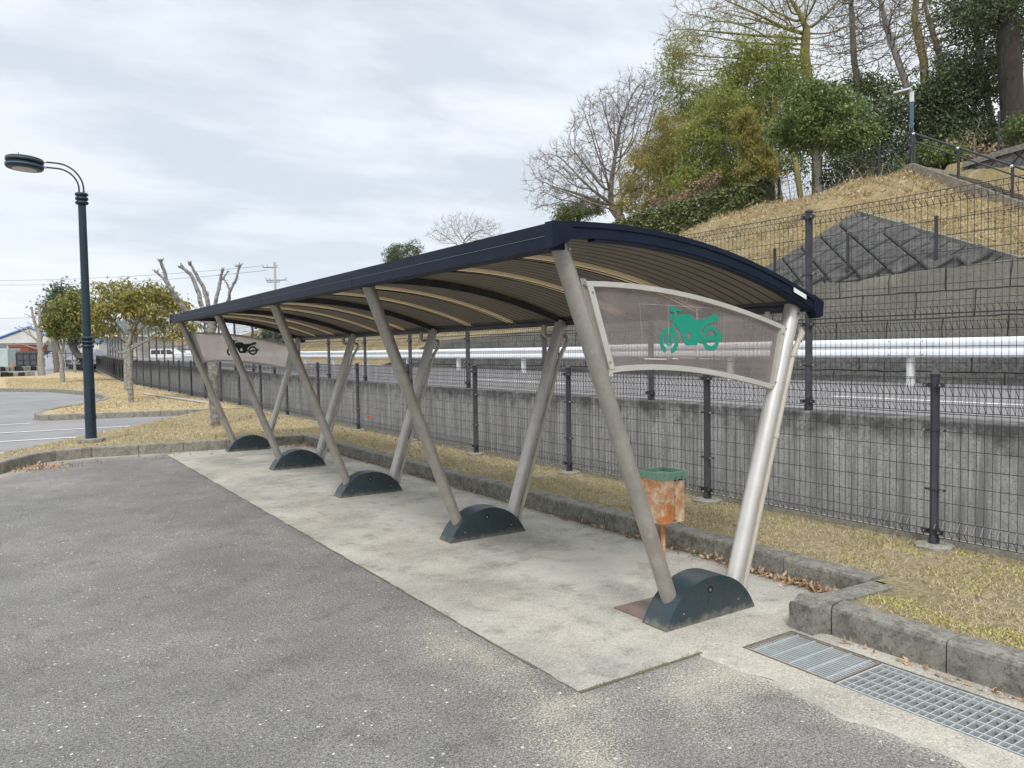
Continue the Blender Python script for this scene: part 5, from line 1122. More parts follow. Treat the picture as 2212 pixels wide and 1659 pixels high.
limb_tree('pruned_tree', 'leafless hard pruned tree with knobbly limbs behind the far end of the shelter', [
    ([Z(1387, 1900), Z(1378, 1500), Z(1375, 1290), Z(1372, 1210)], .095, .085),
    ([Z(1372, 1215), Z(1300, 1180), Z(1225, 1150, -.2), Z(1150, 1060, -.3), Z(1100, 985, -.4), Z(1070, 900, -.4), Z(1042, 812, -.45)], .058, .026), ([Z(1092, 970, -.4), Z(1055, 915, -.35), Z(1012, 878, -.3)], .028, .018),
    ([Z(1370, 1225), Z(1310, 1110, .1), Z(1282, 1000, .2), Z(1240, 900, .3), Z(1182, 848, .3)], .052, .030), ([Z(1355, 1180), Z(1345, 1060, -.1), Z(1320, 980, -.1), Z(1275, 900, -.1), Z(1235, 832, -.1)], .046, .024),
    ([Z(1378, 1210), Z(1400, 1060, .2), Z(1425, 950, .3), Z(1440, 875, .3)], .042, .024), ([Z(1428, 940, .3), Z(1455, 905, .3), Z(1470, 885, .3)], .016, .010),
    ([Z(1380, 1230), Z(1440, 1140, -.2), Z(1482, 1060, -.3), Z(1490, 1000, -.3), Z(1525, 940, -.3), Z(1552, 845, -.3)], .042, .020), ([Z(1490, 1000, -.3), Z(1470, 950, -.3), Z(1455, 930, -.3)], .02, .012),
    ([Z(1380, 1290), Z(1320, 1240, .2), Z(1260, 1200, .3), Z(1240, 1190, .3)], .04, .02), ([Z(1375, 1250), Z(1390, 1200), Z(1400, 1150)], .08, .05)], d, base, 'bark_pruned')
Zb = lambda zx, zy, z=0: (zx*.13333, 626.7+zy*.13333, z)
base = np.array([2.66, 66.6, .1]); d = dd(base)
limb_tree('pruned_tree', 'far leafless pruned tree with a forked top left of the street lamp', [
    ([Zb(685, 1390), Zb(660, 1150), Zb(645, 900), Zb(640, 720)], .24, .17),
    ([Zb(632, 740), Zb(590, 600), Zb(540, 450), Zb(512, 300)], .13, .07), ([Zb(645, 730), Zb(648, 560), Zb(640, 400), Zb(640, 250)], .13, .08), ([Zb(645, 260), Zb(690, 238)], .06, .05),
    ([Zb(632, 850), Zb(520, 740), Zb(400, 670), Zb(265, 615)], .09, .03), ([Zb(500, 730), Zb(465, 640), Zb(330, 600)], .05, .025), ([Zb(475, 640), Zb(520, 560), Zb(465, 535)], .04, .02),
    ([Zb(660, 960), Zb(720, 880), Zb(780, 810), Zb(850, 780)], .08, .04), ([Zb(620, 950), Zb(520, 930), Zb(400, 890), Zb(250, 860)], .05, .02), ([Zb(540, 460), Zb(480, 420), Zb(420, 395)], .04, .02), ([Zb(550, 440), Zb(620, 380), Zb(580, 350)], .04, .02)], d, base, 'bark_pale', knob=.14, tw=False)
base = np.array([2.82, 47.5, .1]); d = dd(base)
r = limb_tree('planted_tree', 'twin trunked pale tree with green crown directly left of the street lamp', [
    ([Zb(1020, 1525), Zb(1010, 1380), Zb(1000, 1150), Zb(975, 1010)], .12, .10),
    ([Zb(975, 1020), Zb(930, 900), Zb(900, 760), Zb(870, 650), Zb(850, 560)], .10, .05), ([Zb(1010, 1020), Zb(1035, 880), Zb(1040, 720), Zb(1080, 600)], .07, .04), ([Zb(1000, 900), Zb(960, 760), Zb(1000, 600)], .05, .03)], d, base, 'bark_pale', knob=.02, tw=False)
def crown(root, ells, d0, thick, n, leaf, L, W, sp, droop=.6):
    Cc = sample_ell(ells, d0, thick, n//25); k = RNG.integers(0, len(Cc), n); Pp = Cc[k]+RNG.normal(0, sp, (n, 3)); V, Fc = leaf_mesh(Pp, L, W, droop=droop); raw('foliage', V, Fc, [leaf], tint=tints(n, RNG.uniform(0, 1, len(Cc))[k], spread=.22), parent=root)
crown(r, [(140, 690, 40, 32), (115, 695, 22, 26), (165, 665, 30, 34), (130, 665, 30, 20), (180, 700, 30, 30), (175, 640, 25, 14), (150, 655, 14, 12), (125, 712, 24, 14)], d, 1.2, 6500, 'leaf_olive_green', .24, .09, .15)
base = np.array([4.2, 78, .1]); d = dd(base)
limb_tree('planted_tree', 'straight grey trunk of the tree behind the twin trunked tree', [([Zb(925, 1340), Zb(910, 1100), Zb(890, 900), Zb(870, 700)], .25, .20), ([Zb(870, 720), Zb(840, 600)], .12, .08)], d, base, 'bark', knob=.03, tw=False)
base = np.array([8.2, 95, .1]); d = dd(base)
r = limb_tree('evergreen_tree', 'dark round evergreen far behind the street lamp', [([(158, 778, 0), (157, 750, 0), (157, 722, 0)], .42, .32), ([(157, 725, 0), (150, 700, 0)], .2, .1)], d, base, 'bark', knob=.03, tw=False)
crown(r, [(157, 705, 42, 26), (180, 715, 30, 18), (135, 640, 24, 20), (140, 665, 40, 30), (170, 675, 40, 30), (205, 700, 20, 20)], d, 3, 9000, 'leaf_dark', .45, .2, .5, .3)
base = np.array([5.4, 75.5, .1]); d = dd(base)
limb_tree('pruned_tree', 'very small pruned tree beyond the lawn just left of the lamp post', [([Zb(1213, 1340), Zb(1213, 1230), Zb(1210, 1190)], .12, .10), ([Zb(1210, 1200), Zb(1170, 1150)], .07, .04), ([Zb(1215, 1200), Zb(1270, 1150)], .07, .04), ([Zb(1212, 1200), Zb(1215, 1130)], .07, .04)], d, base, 'bark_pale', knob=.1, tw=False)

# ================================================================== BACKGROUND
def frame_at(px, dist, z=0):
    """origin on the ground at that bearing, with right / away unit vectors"""
    q = ond(px, 780, dist); return np.array([q[0], q[1], z]), R0[:2]
def building(name, label, px0, px1, dist, zt, depth, wall, roof, z0=0., roofh=0, over=.3, floors=0, nwin=0, cat='building', gable=False, winz=None, roofpx=None):
    a = ond(px0, 780, dist); c = ond(px1, 780, dist); W_ = float(np.linalg.norm((c-a)[:2])); root = thing(name, ((a+c)/2*np.array([1, 1, 0])+np.array([0, 0, z0])), label, cat)
    ang = math.atan2((c-a)[1], (c-a)[0]); mt = Matrix.Translation((a[0], a[1], 0)) @ Matrix.Rotation(ang, 4, 'Z')
    b = B(); b.box((0, 0, z0-.5), (W_, depth, zt), wall, mt); b.out('wall', root)
    b = B()
    if roofh and gable: ap = W_*gable; b.mesh([tuple(mt @ Vector(q)) for q in ((-over, -over, zt), (W_+over, -over, zt), (ap, -over, zt+roofh), (-over, depth+over, zt), (W_+over, depth+over, zt), (ap, depth+over, zt+roofh))], [(0, 1, 2), (3, 5, 4), (0, 2, 5, 3), (1, 4, 5, 2), (0, 3, 4, 1)], wall if roof == 'blue_roof' else roof)
    elif roofh: b.mesh([tuple(mt @ Vector(q)) for q in ((-over, -over, zt), (W_+over, -over, zt), (W_+over, depth+over, zt), (-over, depth+over, zt), (over*3, depth/2, zt+roofh), (W_-over*3, depth/2, zt+roofh))], [(0, 1, 5, 4), (1, 2, 5), (2, 3, 4, 5), (3, 0, 4), (0, 3, 2, 1)], roof)
    else: b.box((-over, -over, zt), (W_+over, depth+over, zt+.35), roof, mt)
    if roof == 'blue_roof' and gable: ap = W_*gable; b.tube([mt @ Vector((-over, -over-.1, zt+.1)), mt @ Vector((ap, -over-.1, zt+roofh+.1)), mt @ Vector((W_+over, -over-.1, zt+.1))], .28, 'blue_roof', 4)
    b.out('roof', root)
    for fl in range(floors):
        for k in range(nwin):
            zc = (winz or (z0+1.6))+fl*2.9; xc = W_*(k+.5)/nwin; w_ = W_/nwin*.28; b = B(); b.box((xc-w_, -.06, zc-.6), (xc+w_, -.01, zc+.7), 'window', mt); b.out('window', root)
    return root, mt, W_
building('warehouse', 'long white gable roofed warehouse with blue roof edge at the far left', -25, 133, 150, 4.2, 30, 'pale_wall', 'blue_roof', roofh=3.0, gable=.60, floors=1, nwin=3, winz=3.2)
building('apartment_block', 'pale two storey block with flat white roof behind the tall fence', 163, 300, 135, 4.7, 14, 'cream_wall', 'white', floors=2, nwin=9, winz=.6, over=.8)
building('annex_building', 'small white building right of the street lamp', 190, 215, 120, 3.6, 8, 'pale_wall', 'blue_roof', floors=1, nwin=2, winz=1.4)
building('house', 'low house with grey tiled roof between the pale trunks', 90, 128, 112, 1.3, 7, 'cream_wall', 'grey_roof', roofh=1.6, floors=1, nwin=2, winz=.6)
building('house', 'low grey roofed house left of the street lamp', 140, 190, 105, 1.0, 8, 'pale_wall', 'grey_roof', roofh=1.5, floors=1, nwin=3, winz=.4)
building('house', 'grey roofed house behind the fence left of the white van', 283, 322, 150, 2.9, 8, 'cream_wall', 'grey_roof', roofh=1.9, floors=1, nwin=2, winz=1.9)
building('hall_building', 'pale hall with rounded roof above the white van', 330, 366, 190, 5.6, 14, 'pale_wall', 'grey_roof', roofh=1.3, floors=1, nwin=2, winz=3.6)
building('house', 'brown roofed house behind the white van', 362, 398, 165, 3.4, 9, 'cream_wall', 'brown_roof', roofh=1.6, floors=1, nwin=2, winz=2.4)
building('house', 'low house right of the brown roofed house', 392, 432, 140, 2.6, 9, 'pale_wall', 'grey_roof', roofh=1.2, floors=1, nwin=3, winz=1.8)
b = B(); a = ond(366, 700, 188); mt = Matrix.Translation((a[0], a[1], 0)) @ Matrix.Rotation(-yaw, 4, 'Z'); b.extr([(-6, -1)]+[(-6+12*q/12, 6.2+1.5*math.sin(math.pi*q/12)) for q in range(13)]+[(6, -1)], lambda x, z, t: tuple(mt @ Vector((x, 14*t, z))), 'pale_wall'); tag(b.out('vaulted_hall'), 'pale building with a rounded vault roof behind the tall fence', 'building')
# sheds and box left
r, mt, W_ = building('storage_shed', 'rust red clad shed behind the dark gates and the orange cone', 20, 63, 122, 3.1, 5, 'rust_red', 'rust_red', over=.1)
r2, mt, W_ = building('gated_enclosure', 'low grey black gated enclosure beside the rust red shed', 36, 93, 113, 2.0, 3, 'dark_cladding', 'dark_cladding', over=.02)
for k in range(5): b = B(); x = W_*k/4; b.box((x-.06, -.12, -.2), (x+.06, -.02, 2.1), 'fence', mt); b.out('gate_post', r2)
for zz_ in (.35, 1.1, 2.0): b = B(); b.box((0, -.09, zz_-.04), (W_, -.03, zz_+.04), 'fence', mt); b.out('gate_rail', r2)
building('storage_container', 'pale green container at the left edge of the picture', -8, 17, 116, 2.5, 3, 'container', 'container', over=.02)
a = ond(26.5, 795, 98); root = thing('traffic_cone', (a[0], a[1], .05), 'small orange traffic cone in front of the rust red shed', 'traffic cone')
b = B(); b.cbox((a[0], a[1], .08), (.42, .42, .05), 'cone'); b.out('cone_base', root); b = B(); b.lathe([(.17, .1), (.05, .8)], 'cone', (a[0], a[1], 0), 14); b.out('cone_body', root, smooth=40)
b = B(); q = ond(138, 795, 88)
for i in range(10): s_ = ond(100+i*1.9, 795, 90); b.cbox((s_[0], s_[1], .75), (.18, .02, 1.3), 'galv', -yaw)
tag(b.out('corrugated_sheet'), 'upright corrugated metal sheets between the two pale trunks', 'metal sheets')
root = thing('bar_fence', (4, 100, 0), 'dark bar fence along the far edge of the lawn left of the lamp post', 'fence')
for i, px in enumerate((92, 103, 115, 130, 143, 157, 170, 183)): a = ond(px, 790, 104); b = B(); b.cbox((a[0], a[1], 1.2), (.09, .09, 2.4), 'fence'); b.out('post', root)
for z_ in (.5, 1.9): b = B(); b.tube([ond(92, 790, 104)*np.array([1, 1, 0])+np.array([0, 0, z_]), ond(183, 790, 104)*np.array([1, 1, 0])+np.array([0, 0, z_])], .04, 'fence', 5); b.out('rail', root)
# ---- cars
def car(label, px, dist, z, rz, col, kind):
    p = ond(px, 780, dist); root = thing('parked_car', (p[0], p[1], z), label, 'car', 'cars parked beyond the road')
    mt = Matrix.Translation((p[0], p[1], z)) @ Matrix.Rotation(rz, 4, 'Z'); S_ = 1.0
    if kind == 'van': pr = [(-1.98, .35), (-2.0, .95), (-1.92, 1.62), (-1.75, 1.80), (.7, 1.80), (1.45, 1.18), (1.95, .98), (2.02, .60), (1.98, .32)]; gl = [(-1.80, 1.12), (-1.72, 1.62), (.62, 1.62), (1.15, 1.16), (1.1, 1.10)]
    else: pr = [(-2.1, .35), (-2.15, .85), (-1.6, .98), (-1.0, 1.42), (.45, 1.42), (1.15, .98), (2.0, .82), (2.15, .55), (2.1, .32)]; gl = [(-1.45, .98), (-.95, 1.34), (.42, 1.34), (1.0, .98)]
    b = B(); b.extr([(x, zz_) for x, zz_ in pr], lambda a, c, t: tuple(mt @ Vector((a, -.82 if t else .82, c))), col); b.out('body', root, bevel=.07, smooth=40)
    b = B(); b.extr(gl, lambda a, c, t: tuple(mt @ Vector((a, -.835 if t else .835, c))), 'glass'); b.out('side_window', root)
    for x in (-.55, .15): b = B(); b.box((x-.04, -.842, 1.0), (x+.04, .842, 1.64 if kind == 'van' else 1.36), col, mt); b.out('door_pillar', root)
    for x in (-1.28, 1.30):
        for s_ in (-1, 1):
            b = B(); b.tube([mt @ Vector((x, s_*.70, .31)), mt @ Vector((x, s_*.86, .31))], .32, 'tyre', 18); w = b.out('wheel', root, smooth=40)
            b = B(); b.tube([mt @ Vector((x, s_*.84, .31)), mt @ Vector((x, s_*.875, .31))], .19, 'rim', 12); o = b.out('rim', None); o.parent = w; o.location = -world_loc(w)
    for s_ in (-.6, .6): b = B(); b.cbox(mt @ Vector((1.92, s_, .78)), (.16, .32, .16), 'rim', rz); b.out('headlight', root)
    return root
car('white van parked sideways seen through the tall fence', 363, 100, .50, -yaw, 'car_white', 'van')
car('dark car behind the white van', 386, 112, .75, -yaw-.5, 'car_dark', 'sedan')
car('pale car partly hidden by the far guardrail', 404, 108, .62, -yaw-.4, 'car_white', 'sedan')
struct(sheet('far_parking', brk(7.6, 60, 8), brk(84, 150, 8), flat(.50), 'road', keep=lambda x, y: x < 60))
# ---- utility pole and wires
a = ond(597, 700, 86); root = thing('utility_pole', (a[0], a[1], 0), 'concrete utility pole with crossarms rising behind the shelter roof', 'utility pole')
zt_ = ond(596.6, 566.5, 86)[2]; b = B(); b.tube([(a[0], a[1], -.5), (a[0], a[1], zt_)], [.19, .12], 'pole_concrete', 12); b.out('pole', root, smooth=40)
rv = np.array([math.cos(yaw), -math.sin(yaw), 0]); pc_ = np.array([a[0], a[1], 0])
for (z_, l0, l1) in ((zt_-.6, -1.3, .25), (zt_-2.0, -1.0, 1.2), (zt_-2.2, -.9, .5)):
    b = B(); b.tube([pc_+rv*l0+np.array([0, 0, z_]), pc_+rv*l1+np.array([0, 0, z_])], .05, 'cable', 6); b.out('crossarm', root)
    for q in (l0, l1, l0*.6): b = B(); b.tube([pc_+rv*q+np.array([0, 0, z_]), pc_+rv*q+np.array([0, 0, z_+.28])], .06, 'pole_concrete', 6); b.out('insulator', root)
b = B(); q = pc_-rv*.5+np.array([0, 0, zt_-5.0]); b.lathe([(.25, 0), (.28, .05), (.28, .8), (.2, .9)], 'pole_concrete', q, 12); b.out('transformer', root)
def wire(P, Q, sag, r, lab):
    n = 24; pts_ = [P+(Q-P)*i/n-np.array([0, 0, sag*4*(i/n)*(1-i/n)]) for i in range(n+1)]; b = B(); b.tube(pts_, r, 'cable', 4, caps=False); tag(b.out('overhead_wire'), lab, 'wire', 'overhead wires')
e1 = pc_-rv*1.2+np.array([0, 0, zt_-.4]); e2 = pc_-rv*.9+np.array([0, 0, zt_-.9]); e3 = pc_+rv*1.1+np.array([0, 0, zt_-1.9])
wire(e1, ond(-150, 605, 100), .6, .018, 'upper of the two wires running left from the utility pole')
wire(e2, ond(-150, 611, 100), .8, .018, 'lower of the two wires running left from the utility pole')
wire(e3, ond(760, 668, 130), .8, .014, 'upper wire running right from the utility pole behind the roof')
wire(e3-np.array([0, 0, .4]), ond(760, 690, 130), .8, .014, 'lower wire running right from the utility pole behind the roof')
wire(ond(-60, 685, 180), ond(108, 682, 150), .4, .03, 'single thin wire crossing the sky at the far left')
for px, pt, dist, lab in ((461, 688, 70, 0), (383, 690, 160, 'thin pale pole behind the white van'),):
    if lab: a = ond(px, 780, dist); tz_ = ond(px, pt+30, dist)[2]; b = B(); b.tube([(a[0], a[1], 0), (a[0], a[1], tz_)], .16, 'pole_concrete', 8); tag(b.out('thin_pole'), lab, 'pole')
# ---- mountain and far woods
def ridge(name, prof, dist, m, thick, n=90, rough=.04):
    xs = np.array([p[0] for p in prof], float); hs = np.array([p[1] for p in prof], float); px = np.linspace(xs[0], xs[-1], n); V = []
    rows = [(0, 1.0, 0), (-.18*thick, .72, 1), (-.4*thick, .40, 1), (-.6*thick, 0, 0), (.5*thick, .5, 1), (thick, 0, 0)]
    for x in px:
        top = np.interp(x, xs, hs); q0 = ond(x, top, dist); hh = q0[2]+1
        for dz, f, r in rows:
            c = ond(x, 770, dist+dz); j = 1+rough*math.sin(x*.9+dz)+rough*math.sin(x*.37+dz*.7)+RNG.normal(0, rough*.4); V.append((c[0], c[1], -1+hh*f*j))
    k = len(rows); order = [3, 2, 1, 0, 4, 5]; Fc = []
    for i in range(n-1):
        for a, c in zip(order, order[1:]): Fc.append((i*k+a, (i+1)*k+a, (i+1)*k+c, i*k+c))
    return raw(name, V, Fc, [m], smooth=True)
struct(ridge('mountain', [(150, 766), (185, 745), (215, 722), (240, 704), (262, 690), (285, 686), (315, 690), (345, 702), (375, 715), (400, 724), (425, 742), (450, 762)], 3200, 'mountain', 500))
struct(ridge('hills', [(-40, 768), (0, 764), (200, 764), (420, 752), (470, 742), (520, 738), (570, 740), (640, 752), (700, 764)], 2400, 'mountain', 300))
o = ridge('far_woods', [(425, 748), (455, 738), (500, 732), (545, 728), (600, 722), (640, 722), (700, 740)], 260, 'forest', 30, rough=.06); o['kind'] = 'stuff'

# distant air
b = B(); b.box((-1700, -800, -2.5), (2700, 4200, 420), 'air'); m = bpy.data.materials.new('air'); m.use_nodes = True; m.node_tree.nodes.clear(); M['air'] = m
pv = m.node_tree.nodes.new('ShaderNodeVolumePrincipled'); pv.inputs['Color'].default_value = (.78, .88, 1, 1); pv.inputs['Density'].default_value = .00011; mo = m.node_tree.nodes.new('ShaderNodeOutputMaterial'); m.node_tree.links.new(pv.outputs[0], mo.inputs['Volume'])
o = b.out('haze'); o['kind'] = 'stuff'

# ================================================================== GROUND COVER
def blades(name, P, L, W, m, up=1.2, label=None):
    n = len(P); d = unit(RNG.normal(size=(n, 3))+np.array([0, 0, up])); d[:, 2] = np.abs(d[:, 2]); s = unit(np.cross(d, RNG.normal(size=(n, 3)))); L_ = (L*RNG.uniform(.4, 1.4, n))[:, None]; W_ = (W*RNG.uniform(.6, 1.3, n))[:, None]
    V = np.stack([P-s*W_/2, P+s*W_/2, P+d*L_], 1).reshape(-1, 3); o = raw(name, V, np.arange(3*n).reshape(n, 3), [m], tint=tints(n, per=3)); o['kind'] = 'stuff'
    if label: o['label'] = label
    return o
def in_poly(P, poly):
    x, y = P[:, 0], P[:, 1]; r = np.zeros(len(P), bool); j = len(poly)-1
    for i in range(len(poly)):
        xi, yi = poly[i]; xj, yj = poly[j]; c = ((yi > y) != (yj > y)) & (x < (xj-xi)*(y-yi)/(yj-yi+1e-12)+xi); r ^= c; j = i
    return r
near = [(3.70, .5), (3.70, 2.42), (4.32, 2.45), (4.32, 7.5), (5.8, 7.5), (5.8, .5)]
n = 130000; P = np.stack([RNG.uniform(3.7, 5.28, n), RNG.uniform(.5, 7.5, n), np.full(n, .126)], 1); P = P[in_poly(P, near)]; cl = np.sin(P[:, 0]*7+P[:, 1]*3)+np.sin(P[:, 1]*9-P[:, 0]*4)+np.sin(P[:, 0]*23)*.5; P = P[(cl+RNG.normal(0, .8, len(P))) > -.5]
blades('dry_grass', P, .030, .0042, 'blades', .25, 'short dry yellow grass')
far = [(4.35, 7.5), (4.35, 12.6), (3.0, 12.85), (1.1, 13.15), (.5, 13.0), (-.1, 11.95), (-.1, 13.2), (1.4, 15.5), (4.4, 20.1), (5.28, 20.1), (5.28, 7.5)]
n = 90000; P = np.stack([RNG.uniform(-.2, 5.8, n), RNG.uniform(7.5, 20.1, n), np.full(n, .126)], 1); P = P[in_poly(P, far)]; blades('dry_grass', P, .04, .007, 'blades', .5, 'short dry yellow grass')
n = 45000; P = np.stack([RNG.uniform(.3, 5.85, n), RNG.uniform(20.5, 60, n)**1, np.full(n, .126)], 1); P = P[in_poly(P, [(5.3, 20.4), (1.1, 21.5), (1.1, 23.4), (2.8, 27), (3.2, 30), (3.1, 33), (1.9, 38.6), (0, 42), (0, 60), (5.6, 56), (5.3, 42)])]; blades('dry_grass', P, .07, .016, 'blades', .4, 'short dry yellow grass')
n = 5000; P = np.stack([RNG.normal(0, 1, n), RNG.normal(0, 1, n), np.full(n, .127)], 1)
cs = RNG.uniform(0, 1, (30, 2))*np.array([1.7, 2.0])+np.array([3.75, 1.0]); cs = np.vstack([cs, np.stack([RNG.uniform(3.7, 3.95, 26), RNG.uniform(1.0, 2.4, 26)], 1), np.stack([RNG.uniform(4.9, 5.3, 12), RNG.uniform(1.3, 3.2, 12)], 1)]); k = RNG.integers(0, len(cs), n); P[:, :2] = cs[k]+P[:, :2]*.045
P = P[in_poly(P, near)]; V, Fc = leaf_mesh(P, .016, .010, axis=np.tile([0, 0, .8], (len(P), 1))); o = raw('moss_weed', V, Fc, ['weed'], tint=tints(len(P))); o['kind'] = 'stuff'
# hillside tussocks
n = 95000; X = RNG.uniform(15.4, 22.3, n); Y = np.where(RNG.uniform(size=n) < .55, RNG.uniform(4, 18, n), RNG.uniform(4, 60, n)); P = np.stack([X, Y, hz(X, Y)-.01], 1); P = P[tri_in(P[:, 0], P[:, 1]) < -.05]; cl = np.sin(P[:, 0]*2.3+P[:, 1]*1.7)+np.sin(P[:, 1]*3.1-P[:, 0]*1.9); P = P[(cl+RNG.normal(0, .8, len(P))) > -.9]
blades('dry_hill_grass', P, .11, .016, 'blades_hill', .35, 'dry straw coloured grass on the slope')
ck = 420; cx_ = RNG.uniform(15.6, 22.2, ck); cy_ = np.where(RNG.uniform(size=ck) < .75, RNG.uniform(5, 20, ck), RNG.uniform(20, 45, ck)); k = RNG.integers(0, ck, 16000); X = cx_[k]+RNG.normal(0, .10, 16000); Y = cy_[k]+RNG.normal(0, .13, 16000); P = np.stack([X, Y, hz(X, Y)-.01], 1); P = P[tri_in(P[:, 0], P[:, 1]) < -.25]
blades('hill_tussocks', P, .22, .018, 'blades_hill', .5, 'longer straw tussocks on the slope')
# dead stems near the crest fence
b = B()
for i in range(60):
    y = random.uniform(12.4, 17.5); x = random.uniform(21.3, 22.2); g0 = np.array([x, y, hzp(x, y)]); v_ = np.array([random.uniform(-.5, .3), random.uniform(-.5, .5), random.uniform(.3, .9)]); b.tube([g0, g0+v_*.5, g0+v_*.8+np.array([random.uniform(-.2, .2), random.uniform(-.2, .2), 0])], [.007, .006, .003], 'straw', 4, caps=False)
M['straw'] = mat('dead_stem', (.40, .30, .18), (.28, .2, .12), 5, .9); o = b.out('dead_stems'); o['kind'] = 'stuff'
# dry leaves in the gutter of the kerb, in the corner pile and scattered
def litter(P, L=.045): V, Fc = leaf_mesh(P, L, L*.5, axis=np.tile([0, 0, .25], (len(P), 1)), jitter=1.); return V, Fc
Ps = []
n = 760; y = RNG.uniform(2.75, 12.3, n); y = np.where(RNG.uniform(size=n) < .6, 2.62+RNG.exponential(.55, n), y); Ps.append(np.stack([4.125-RNG.exponential(.022, n), y, np.full(n, .010)+RNG.exponential(.008, n)], 1))
n = 260; Ps.append(np.stack([.42+RNG.normal(0, .17, n), 12.15+RNG.normal(0, .16, n), .012+RNG.exponential(.012, n)], 1)); n = 110; Ps.append(np.stack([3.95+RNG.normal(0, .12, n), 12.2+RNG.normal(0, .12, n), .012+RNG.exponential(.01, n)], 1))
n = 40; Ps.append(np.stack([3.50-RNG.exponential(.012, n), RNG.uniform(1, 2.3, n), np.full(n, .012)], 1)); n = 90; Ps.append(np.stack([RNG.uniform(-.5, 3.2, n), RNG.uniform(11.9, 12.6, n), np.full(n, .010)], 1))
V, Fc = litter(np.vstack(Ps)); ok = np.repeat(True, len(V)); V[:, 2] = np.maximum(V[:, 2], .007); o = raw('dry_leaves', V, Fc, ['dry_leaf'], tint=tints(len(V)//4)); o['kind'] = 'stuff'
Ps = []
n = 2600; X = RNG.uniform(15.5, 22, n); Y = RNG.uniform(5, 24, n); w = np.interp(X, [15.5, 19, 22], [.3, .4, 1]); m_ = RNG.uniform(size=n) < w; X, Y = X[m_], Y[m_]; Ps.append(np.stack([X, Y, hz(X, Y)+.06], 1))
V, Fc = litter(np.vstack(Ps), .11); o = raw('dry_leaves', V, Fc, ['dry_leaf'], tint=tints(len(V)//4)); o['kind'] = 'stuff'
n = 700; Ps = np.stack([RNG.uniform(1.2, 5.7, n), RNG.uniform(8, 20, n), np.full(n, .15)], 1); Ps = Ps[in_poly(Ps, far)]; V, Fc = litter(Ps, .06); o = raw('dry_leaves', V, Fc, ['dry_leaf'], tint=tints(len(V)//4)); o['kind'] = 'stuff'
n = 16; Ps = np.stack([RNG.uniform(4.4, 5.1, n), RNG.uniform(1.2, 6, n), np.full(n, .15)], 1); V, Fc = litter(Ps, .045); o = raw('dry_leaves', V, Fc, ['dry_leaf'], tint=tints(len(V)//4)); o['kind'] = 'stuff'
# grit washed against edges
n = 9000; X = RNG.uniform(-1, 3.6, n); Y = np.where(RNG.uniform(size=n) < .75, RNG.uniform(1.1, 5, n), RNG.uniform(1.1, 12.5, n)); w = np.where((X > 2.8) & (Y < 2.6), dirt_p(X, Y), np.where((X > 2.06) & (Y > 2.63), dirt_p(X, Y)*.7, dirt_a(X, Y))); m_ = (RNG.uniform(size=n) < (w-.08)*1.1) & ~((X > 3.0) & (X < 3.45) & (Y < 2.6)); X, Y = X[m_], Y[m_]; n = len(X)
r_ = RNG.uniform(.0012, .0032, n)[:, None, None]; oc = np.array([[1, 0, 0], [0, 1, 0], [-1, 0, 0], [0, -1, 0], [0, 0, .8], [0, 0, -.8]])[None]*r_; c0 = np.stack([X, Y, np.full(n, .006)], 1)[:, None]; V = (c0+oc*RNG.uniform(.7, 1.3, (n, 6, 3))).reshape(-1, 3)
tri = np.array([[0, 1, 4], [1, 2, 4], [2, 3, 4], [3, 0, 4], [1, 0, 5], [2, 1, 5], [3, 2, 5], [0, 3, 5]]); Fc = (tri[None]+(np.arange(n)*6)[:, None, None]).reshape(-1, 3); M['grit'] = tintmat('grit_stone', [(.35, .32, .26), (.50, .47, .38), (.22, .21, .19)], .9); o = raw('grit', V, Fc, ['grit'], tint=tints(n, per=6)); o['kind'] = 'stuff'
M['weed2'] = tintmat('joint_weed', [(.16, .17, .05), (.26, .25, .09), (.33, .29, .15)], .8)
# weeds along the pavement joint
P = np.stack([RNG.uniform(2.05, 2.8, 500), 2.628+RNG.normal(0, .012, 500), np.full(500, .004)], 1); P = P[np.sin(P[:, 0]*21)+np.sin(P[:, 0]*47) > .2]; P2 = np.stack([2.052+RNG.normal(0, .008, 900), RNG.uniform(2.7, 12, 900), np.full(900, .004)], 1); P2 = P2[np.sin(P2[:, 1]*9)+np.sin(P2[:, 1]*23) > .9]
blades('joint_weeds', np.vstack([P, P2]), .018, .003, 'weed2', .8); 

# ================================================================== LIGHT
w = bpy.data.worlds.new('World'); sc.world = w; w.use_nodes = True; n, l = w.node_tree.nodes, w.node_tree.links; bg = n['Background']
SUN_EL, SUN_AZ = rad(48), rad(215)     # azimuth clockwise from +y
sky = n.new('ShaderNodeTexSky'); sky.sky_type = 'NISHITA'; sky.sun_disc = False; sky.sun_elevation = SUN_EL; sky.sun_rotation = SUN_AZ; sky.air_density = 1.0; sky.dust_density = 2.0
tc = n.new('ShaderNodeTexCoord'); g = tc.outputs['Generated']; sx = n.new('ShaderNodeSeparateXYZ'); l.new(g, sx.inputs[0])
zc = mth(n, l, 'MAXIMUM', sx.outputs[2], 0.0); den = mth(n, l, 'ADD', zc, .16)
cx = n.new('ShaderNodeCombineXYZ'); l.new(mth(n, l, 'DIVIDE', sx.outputs[0], den), cx.inputs[0]); l.new(mth(n, l, 'DIVIDE', sx.outputs[1], den), cx.inputs[1]); l.new(mth(n, l, 'MULTIPLY', zc, 1.2), cx.inputs[2])
def cmap(s, loc=(0, 0, 0)):
    m_ = n.new('ShaderNodeMapping'); m_.inputs['Scale'].default_value = s; m_.inputs['Location'].default_value = loc; m_.inputs['Rotation'].default_value = (0, 0, rad(25)); l.new(cx.outputs[0], m_.inputs[0]); return m_.outputs[0]
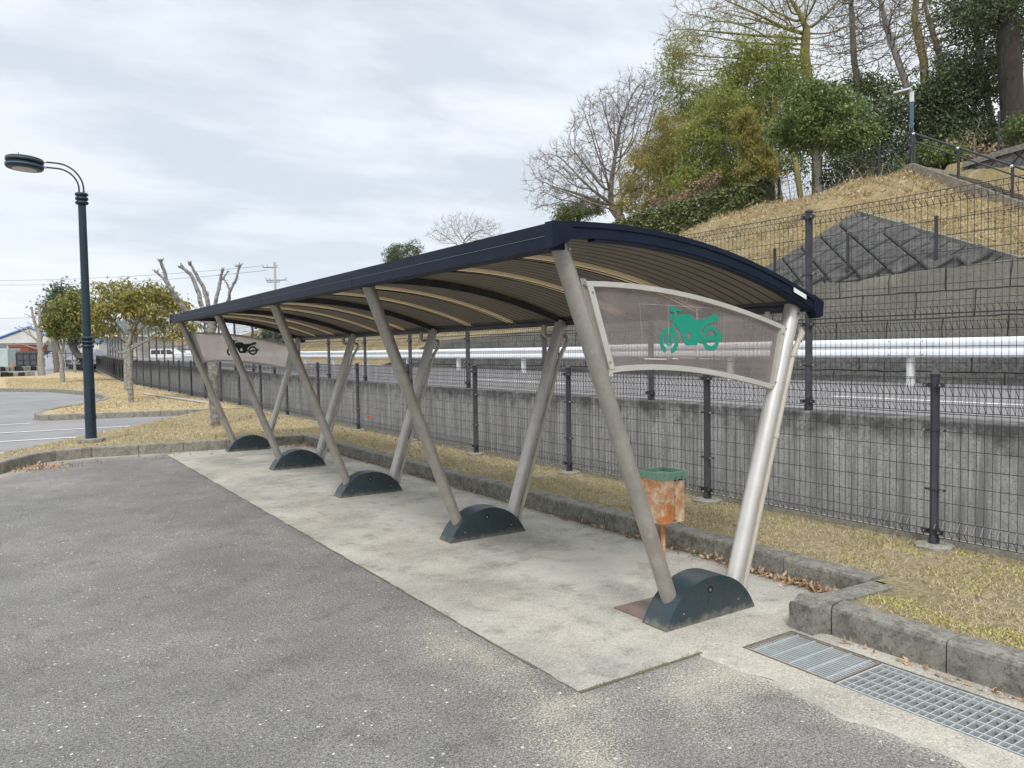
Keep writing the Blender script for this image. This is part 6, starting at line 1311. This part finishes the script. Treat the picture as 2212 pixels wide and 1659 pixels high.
n1 = noise(n, l, cmap((.6, .95, 1), (3.1, .4, 0)), 1.0, 9, .6); n2 = noise(n, l, cmap((1.6, 2.6, 1), (1.7, 8, 0)), 1.0, 8, .58); n3 = noise(n, l, cmap((.35, .5, 1), (9, 2, 0)), 1.0, 4, .5)
K = 8.4
base = mix(n, l, ramp(n, l, n1, .44, .56), (.49*K, .52*K, .555*K), (.755*K, .77*K, .785*K))
base = mix(n, l, mth(n, l, 'MULTIPLY', ramp(n, l, n2, .46, .64), .6), base, (.87*K, .88*K, .89*K))
base = mix(n, l, mth(n, l, 'MULTIPLY', ramp(n, l, n3, .50, .62), .40), base, (.51*K, .565*K, .645*K))
hb = ramp(n, l, sx.outputs[2], .16, .0)
base = mix(n, l, mth(n, l, 'MULTIPLY', hb, .5), base, (.80*K, .84*K, .90*K))
gain = n.new('ShaderNodeMapRange'); gain.inputs[1].default_value = .42; gain.inputs[2].default_value = .85; gain.inputs[3].default_value = 1.0; gain.inputs[4].default_value = 1.7; l.new(sx.outputs[2], gain.inputs[0])
vm = n.new('ShaderNodeVectorMath'); vm.operation = 'SCALE'; l.new(base, vm.inputs[0]); l.new(gain.outputs[0], vm.inputs['Scale'])
fin = mix(n, l, .08, vm.outputs[0], sky.outputs[0]); l.new(fin, bg.inputs[0]); bg.inputs[1].default_value = .1
sun = bpy.data.lights.new('sun', 'SUN'); sun.energy = 1.5; sun.angle = rad(14); sun.color = (1, .96, .90); so = bpy.data.objects.new('sun', sun); COL.objects.link(so)
dv = Vector((math.sin(SUN_AZ)*math.cos(SUN_EL), math.cos(SUN_AZ)*math.cos(SUN_EL), math.sin(SUN_EL))); so.rotation_euler = dv.to_track_quat('Z', 'Y').to_euler(); so.location = (0, 0, 30)
vs_ = sc.view_settings; vs_.view_transform = 'Standard'; vs_.look = 'None'; vs_.exposure = .84; vs_.gamma = 1
sc.cycles.max_bounces = 6; sc.cycles.transparent_max_bounces = 12; sc.cycles.use_denoising = True
sc.render.film_transparent = False
